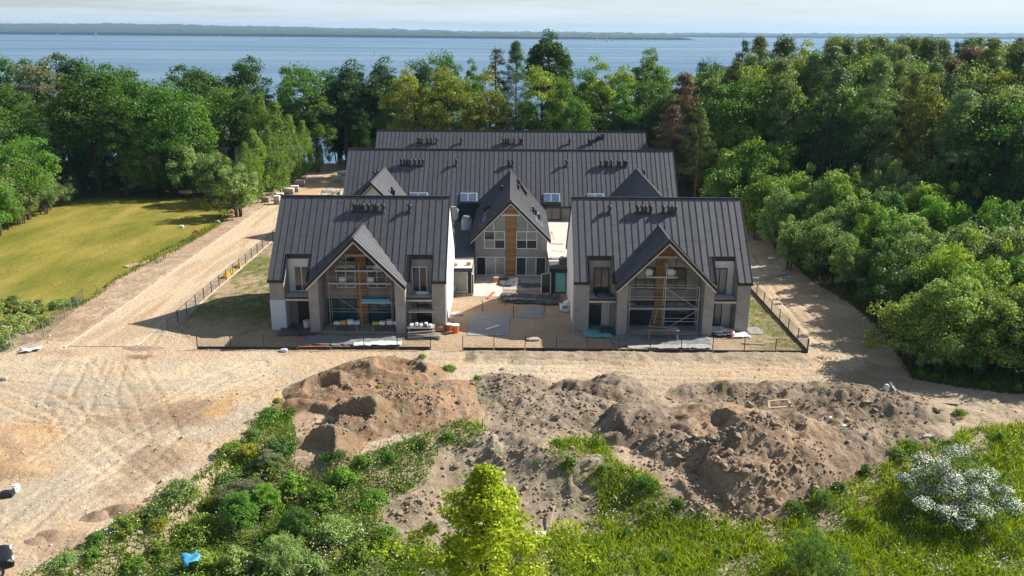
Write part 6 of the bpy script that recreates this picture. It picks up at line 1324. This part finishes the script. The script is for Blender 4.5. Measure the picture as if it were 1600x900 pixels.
# parked black car at the yard edge
def car(loc, rz):
    root = tag(empty('parked_car', loc, rz), 'black car parked at the corner of the sandy yard', 'car')
    prof = [(-2.2, .35), (2.2, .35), (2.25, .75), (1.95, .95), (.95, 1.02), (-1.95, 1.05), (-2.25, .9)]
    mb = MB(); mb.prism([(x, -.88, z) for x, z in prof], (0, 1.76, 0)); mb.build('body', 'car_paint', root, .08)
    mb = MB(); lo, hi = [(1.0, -.8), (1.0, .8), (-1.9, .8), (-1.9, -.8)], [(.15, -.62), (.15, .62), (-1.4, .62), (-1.4, -.62)]
    V = [(x, y, 1.0) for x, y in lo] + [(x, y, 1.46) for x, y in hi]; mb.add(V, [(4, 5, 6, 7), (0, 1, 5, 4), (1, 2, 6, 5), (2, 3, 7, 6), (3, 0, 4, 7)]); mb.build('cabin', 'car_paint', root, .03)
    def pane(nm, a, b, c, d, out):
        o = Vector(out) * .012; P = [Vector(p) + o for p in (a, b, c, d)]; ctr = sum(P, Vector()) / 4; P = [ctr + (p - ctr) * .88 for p in P]; MB().prism(P, Vector(out) * .01).build(nm, 'sky_tint_glass' if nm == 'windscreen' else 'glass', root)
    pane('windscreen', V[0], V[1], V[5], V[4], (.5, 0, .87)); pane('rear_window', V[2], V[3], V[7], V[6], (-.6, 0, .8)); pane('side_window', V[1], V[2], V[6], V[5], (0, .93, .37)); pane('side_window', V[3], V[0], V[4], V[7], (0, -.93, .37))
    for sx in (-1.35, 1.4):
        for sy in (-.8, .8):
            w = MB().tube((sx, sy - .11, .33), (sx, sy + .11, .33), .33, n=14).build('wheel', 'black_plastic', root); s = 1 if sy > 0 else -1; MB().tube((sx, sy + s * .112, .33), (sx, sy + s * .125, .33), .19, n=10).build('rim', 'galvanised', w)
    for sy in (-.6, .6): MB().box(2.16, 2.27, sy - .2, sy + .2, .68, .82).build('headlight', 'sheet_white', root)
p = gpt(-52, 905); car((p.x, p.y, 0), math.radians(35))
# sailing boats on the lake
SB = 'white sailing boats far out on the lake'
def sailboat(px, py, h, head, lab):
    p = at(px, py, -4.0); root = tag(empty('sailboat', (p.x, p.y, -4.0), head), lab, 'sailboat', SB); root.scale = (h / 10,) * 3
    mb = MB(); st = [(-3.6, .9), (-1.5, 1.3), (1.0, 1.2), (3.0, .5), (3.9, .02)]; V, F = [], []
    for x, w in st: V += [(x, -w, 1.1), (x, -w * .6, -.2), (x, w * .6, -.2), (x, w, 1.1)]
    for i in range(4):
        for j in range(3): F.append((i * 4 + j, i * 4 + j + 1, i * 4 + j + 5, i * 4 + j + 4))
        F.append((i * 4 + 3, i * 4, i * 4 + 4, i * 4 + 7))
    F += [(0, 3, 2, 1), (16, 17, 18, 19)]; mb.add(V, F).build('hull', 'sheet_white', root); MB().tube((.4, 0, 1), (.4, 0, 10), .07).build('mast', 'galvanised', root)
    MB().prism([(.3, 0, 1.6), (.3, 0, 9.8), (-3.4, .5, 1.7)], (0, .04, 0)).build('mainsail', 'sheet_white', root); MB().prism([(.6, 0, 9.0), (3.7, 0, 1.2), (.6, .3, 1.5)], (0, .04, 0)).build('jib', 'sheet_white', root)
for (px, py, h, a, lab) in [(90, 55.5, 15, .3, 'white sailboat before the high wooded shore, smaller than its neighbour'), (150, 56, 22, .2, 'largest white sailboat before the high wooded shore'), (343, 58.5, 17, 2.7, 'white sailboat off the middle of the wooded shore'), (412, 61, 13, .2, 'small white sailboat off the lower wooded shore'), (243, 55, 12, .2, 'tiny white sailboat close to the wooded shore'),
        (933, 64, 15, .4, 'white sailboat leading the cluster behind the tall round tree'), (948, 65, 17, .2, 'white sailboat amid the cluster beyond the tall round tree'), (956, 64, 14, 2.9, 'white sailboat closing the cluster beyond the tall round tree'), (1007, 63.5, 13, .3, 'white sailboat near the end of the dark headland'), (1183, 70, 15, .3, 'white sailboat out in front of the far low shore'), (585, 85, 5, .5, 'small dark-hulled boat nearer the shore')]:
    sailboat(px, py, h, a, lab)
# two workers on the road
def person(loc, rz, lab, bend):
    J = [(0, 0, .95), (0, .02, 1.15), (0, .03 + bend * .25, 1.42 - bend * .1), (0, .03 + bend * .33, 1.52 - bend * .13), (0, .05 + bend * .40, 1.66 - bend * .17), (0, .05 + bend * .42, 1.76 - bend * .19)]
    R = [.15, .14, .15, .06, .10, .07]; E = [(i, i + 1) for i in range(5)]
    def chain(start, pts, rs):
        k = start
        for p_, r_ in zip(pts, rs): J.append(p_); R.append(r_); E.append((k, len(J) - 1)); k = len(J) - 1
        return k
    for s in (-1, 1):
        sh = J[2]; y0, z0 = sh[1], sh[2]
        w = chain(2, [(s * .19, y0, z0 - .02), (s * .24, y0 + .06, z0 - .30), (s * .2, y0 + .26, z0 - .50)], [.065, .05, .036])
        hand = chain(w, [(s * .19, y0 + .33, z0 - .56)], [.034]); hx, hy, hz = J[hand]
        for f in range(4): chain(hand, [(hx + s * (.028 - .019 * f), hy + .05, hz - .05), (hx + s * (.028 - .019 * f), hy + .06 + .006 * f, hz - .09)], [.009, .008])
        chain(w, [(hx - s * .05, hy - .01, hz + .02)], [.01])
        chain(0, [(s * .10, 0, .88), (s * .12, .05, .50), (s * .12, -.02, .09), (s * .12, .13, .05)], [.095, .065, .045, .04])
    me = bpy.data.meshes.new('person'); me.from_pydata(J, E, []); o = bpy.data.objects.new('person', me); C.objects.link(o)
    o.modifiers.new('s', 'SKIN'); 
    for v, r_ in zip(me.skin_vertices[0].data, R): v.radius = (r_, r_)
    me.skin_vertices[0].data[0].use_root = True
    o.modifiers.new('d', 'SUBSURF').levels = 1
    bpy.context.view_layer.update(); m2 = bpy.data.meshes.new_from_object(o.evaluated_get(bpy.context.evaluated_depsgraph_get())); o.modifiers.clear(); o.data = m2
    for m_ in ('cloth_dark', 'cloth_light', 'skin'): m2.materials.append(MAT[m_])
    for pl in m2.polygons: c_ = pl.center; pl.material_index = 1 if .1 < c_.z < .9 and abs(c_.x) < .19 else (2 if (c_.z > J[3][2] and abs(c_.x) < .15) or (abs(c_.x) > .12 and c_.y > J[2][1] + .28) else 0); pl.use_smooth = True
    hx = J[5]; bm = bmesh.new(); bmesh.ops.create_icosphere(bm, subdivisions=2, radius=.115, matrix=Matrix.Translation((0, hx[1] - .02, hx[2] - .03))); bmesh.ops.delete(bm, geom=[v for v in bm.verts if v.co.z < hx[2] - .06 and v.co.y > hx[1] - .06], context='VERTS'); hm = bpy.data.meshes.new('hair'); bm.to_mesh(hm); bm.free(); link('hair', hm, o, mat='cloth_dark')
    o.location = loc; o.rotation_euler = (0, 0, rz); tag(o, lab, 'person', 'two workers at the road end')
p = gpt(520.5, 252.5); person((p.x, p.y, float(ground_z(p.x, p.y)) + .03), 2.4, 'person in dark jacket and pale trousers standing upright at the road end', .1)
p = gpt(527.5, 253); person((p.x, p.y, float(ground_z(p.x, p.y)) + .03), -1.2, 'person in dark jacket bending forward beside the other at the road end', .9)

# ------------------------------------------------------------------ air over the lake
hz = MB().box(-9600, 9600, -3200, 12200, -9.5, 110).build('haze', 'far_wood')
hm_ = bpy.data.materials.new('haze_air'); hm_.use_nodes = True; nt = hm_.node_tree; nt.nodes.remove(nt.nodes['Principled BSDF'])
pv = nt.nodes.new('ShaderNodeVolumePrincipled'); pv.inputs['Color'].default_value = (0.42, 0.68, 1.0, 1); pv.inputs['Density'].default_value = 0.000075; pv.inputs['Anisotropy'].default_value = 0.2
nt.links.new(pv.outputs['Volume'], nt.nodes['Material Output'].inputs['Volume'])
hz.data.materials.clear(); hz.data.materials.append(hm_); tag(hz, kind='stuff')
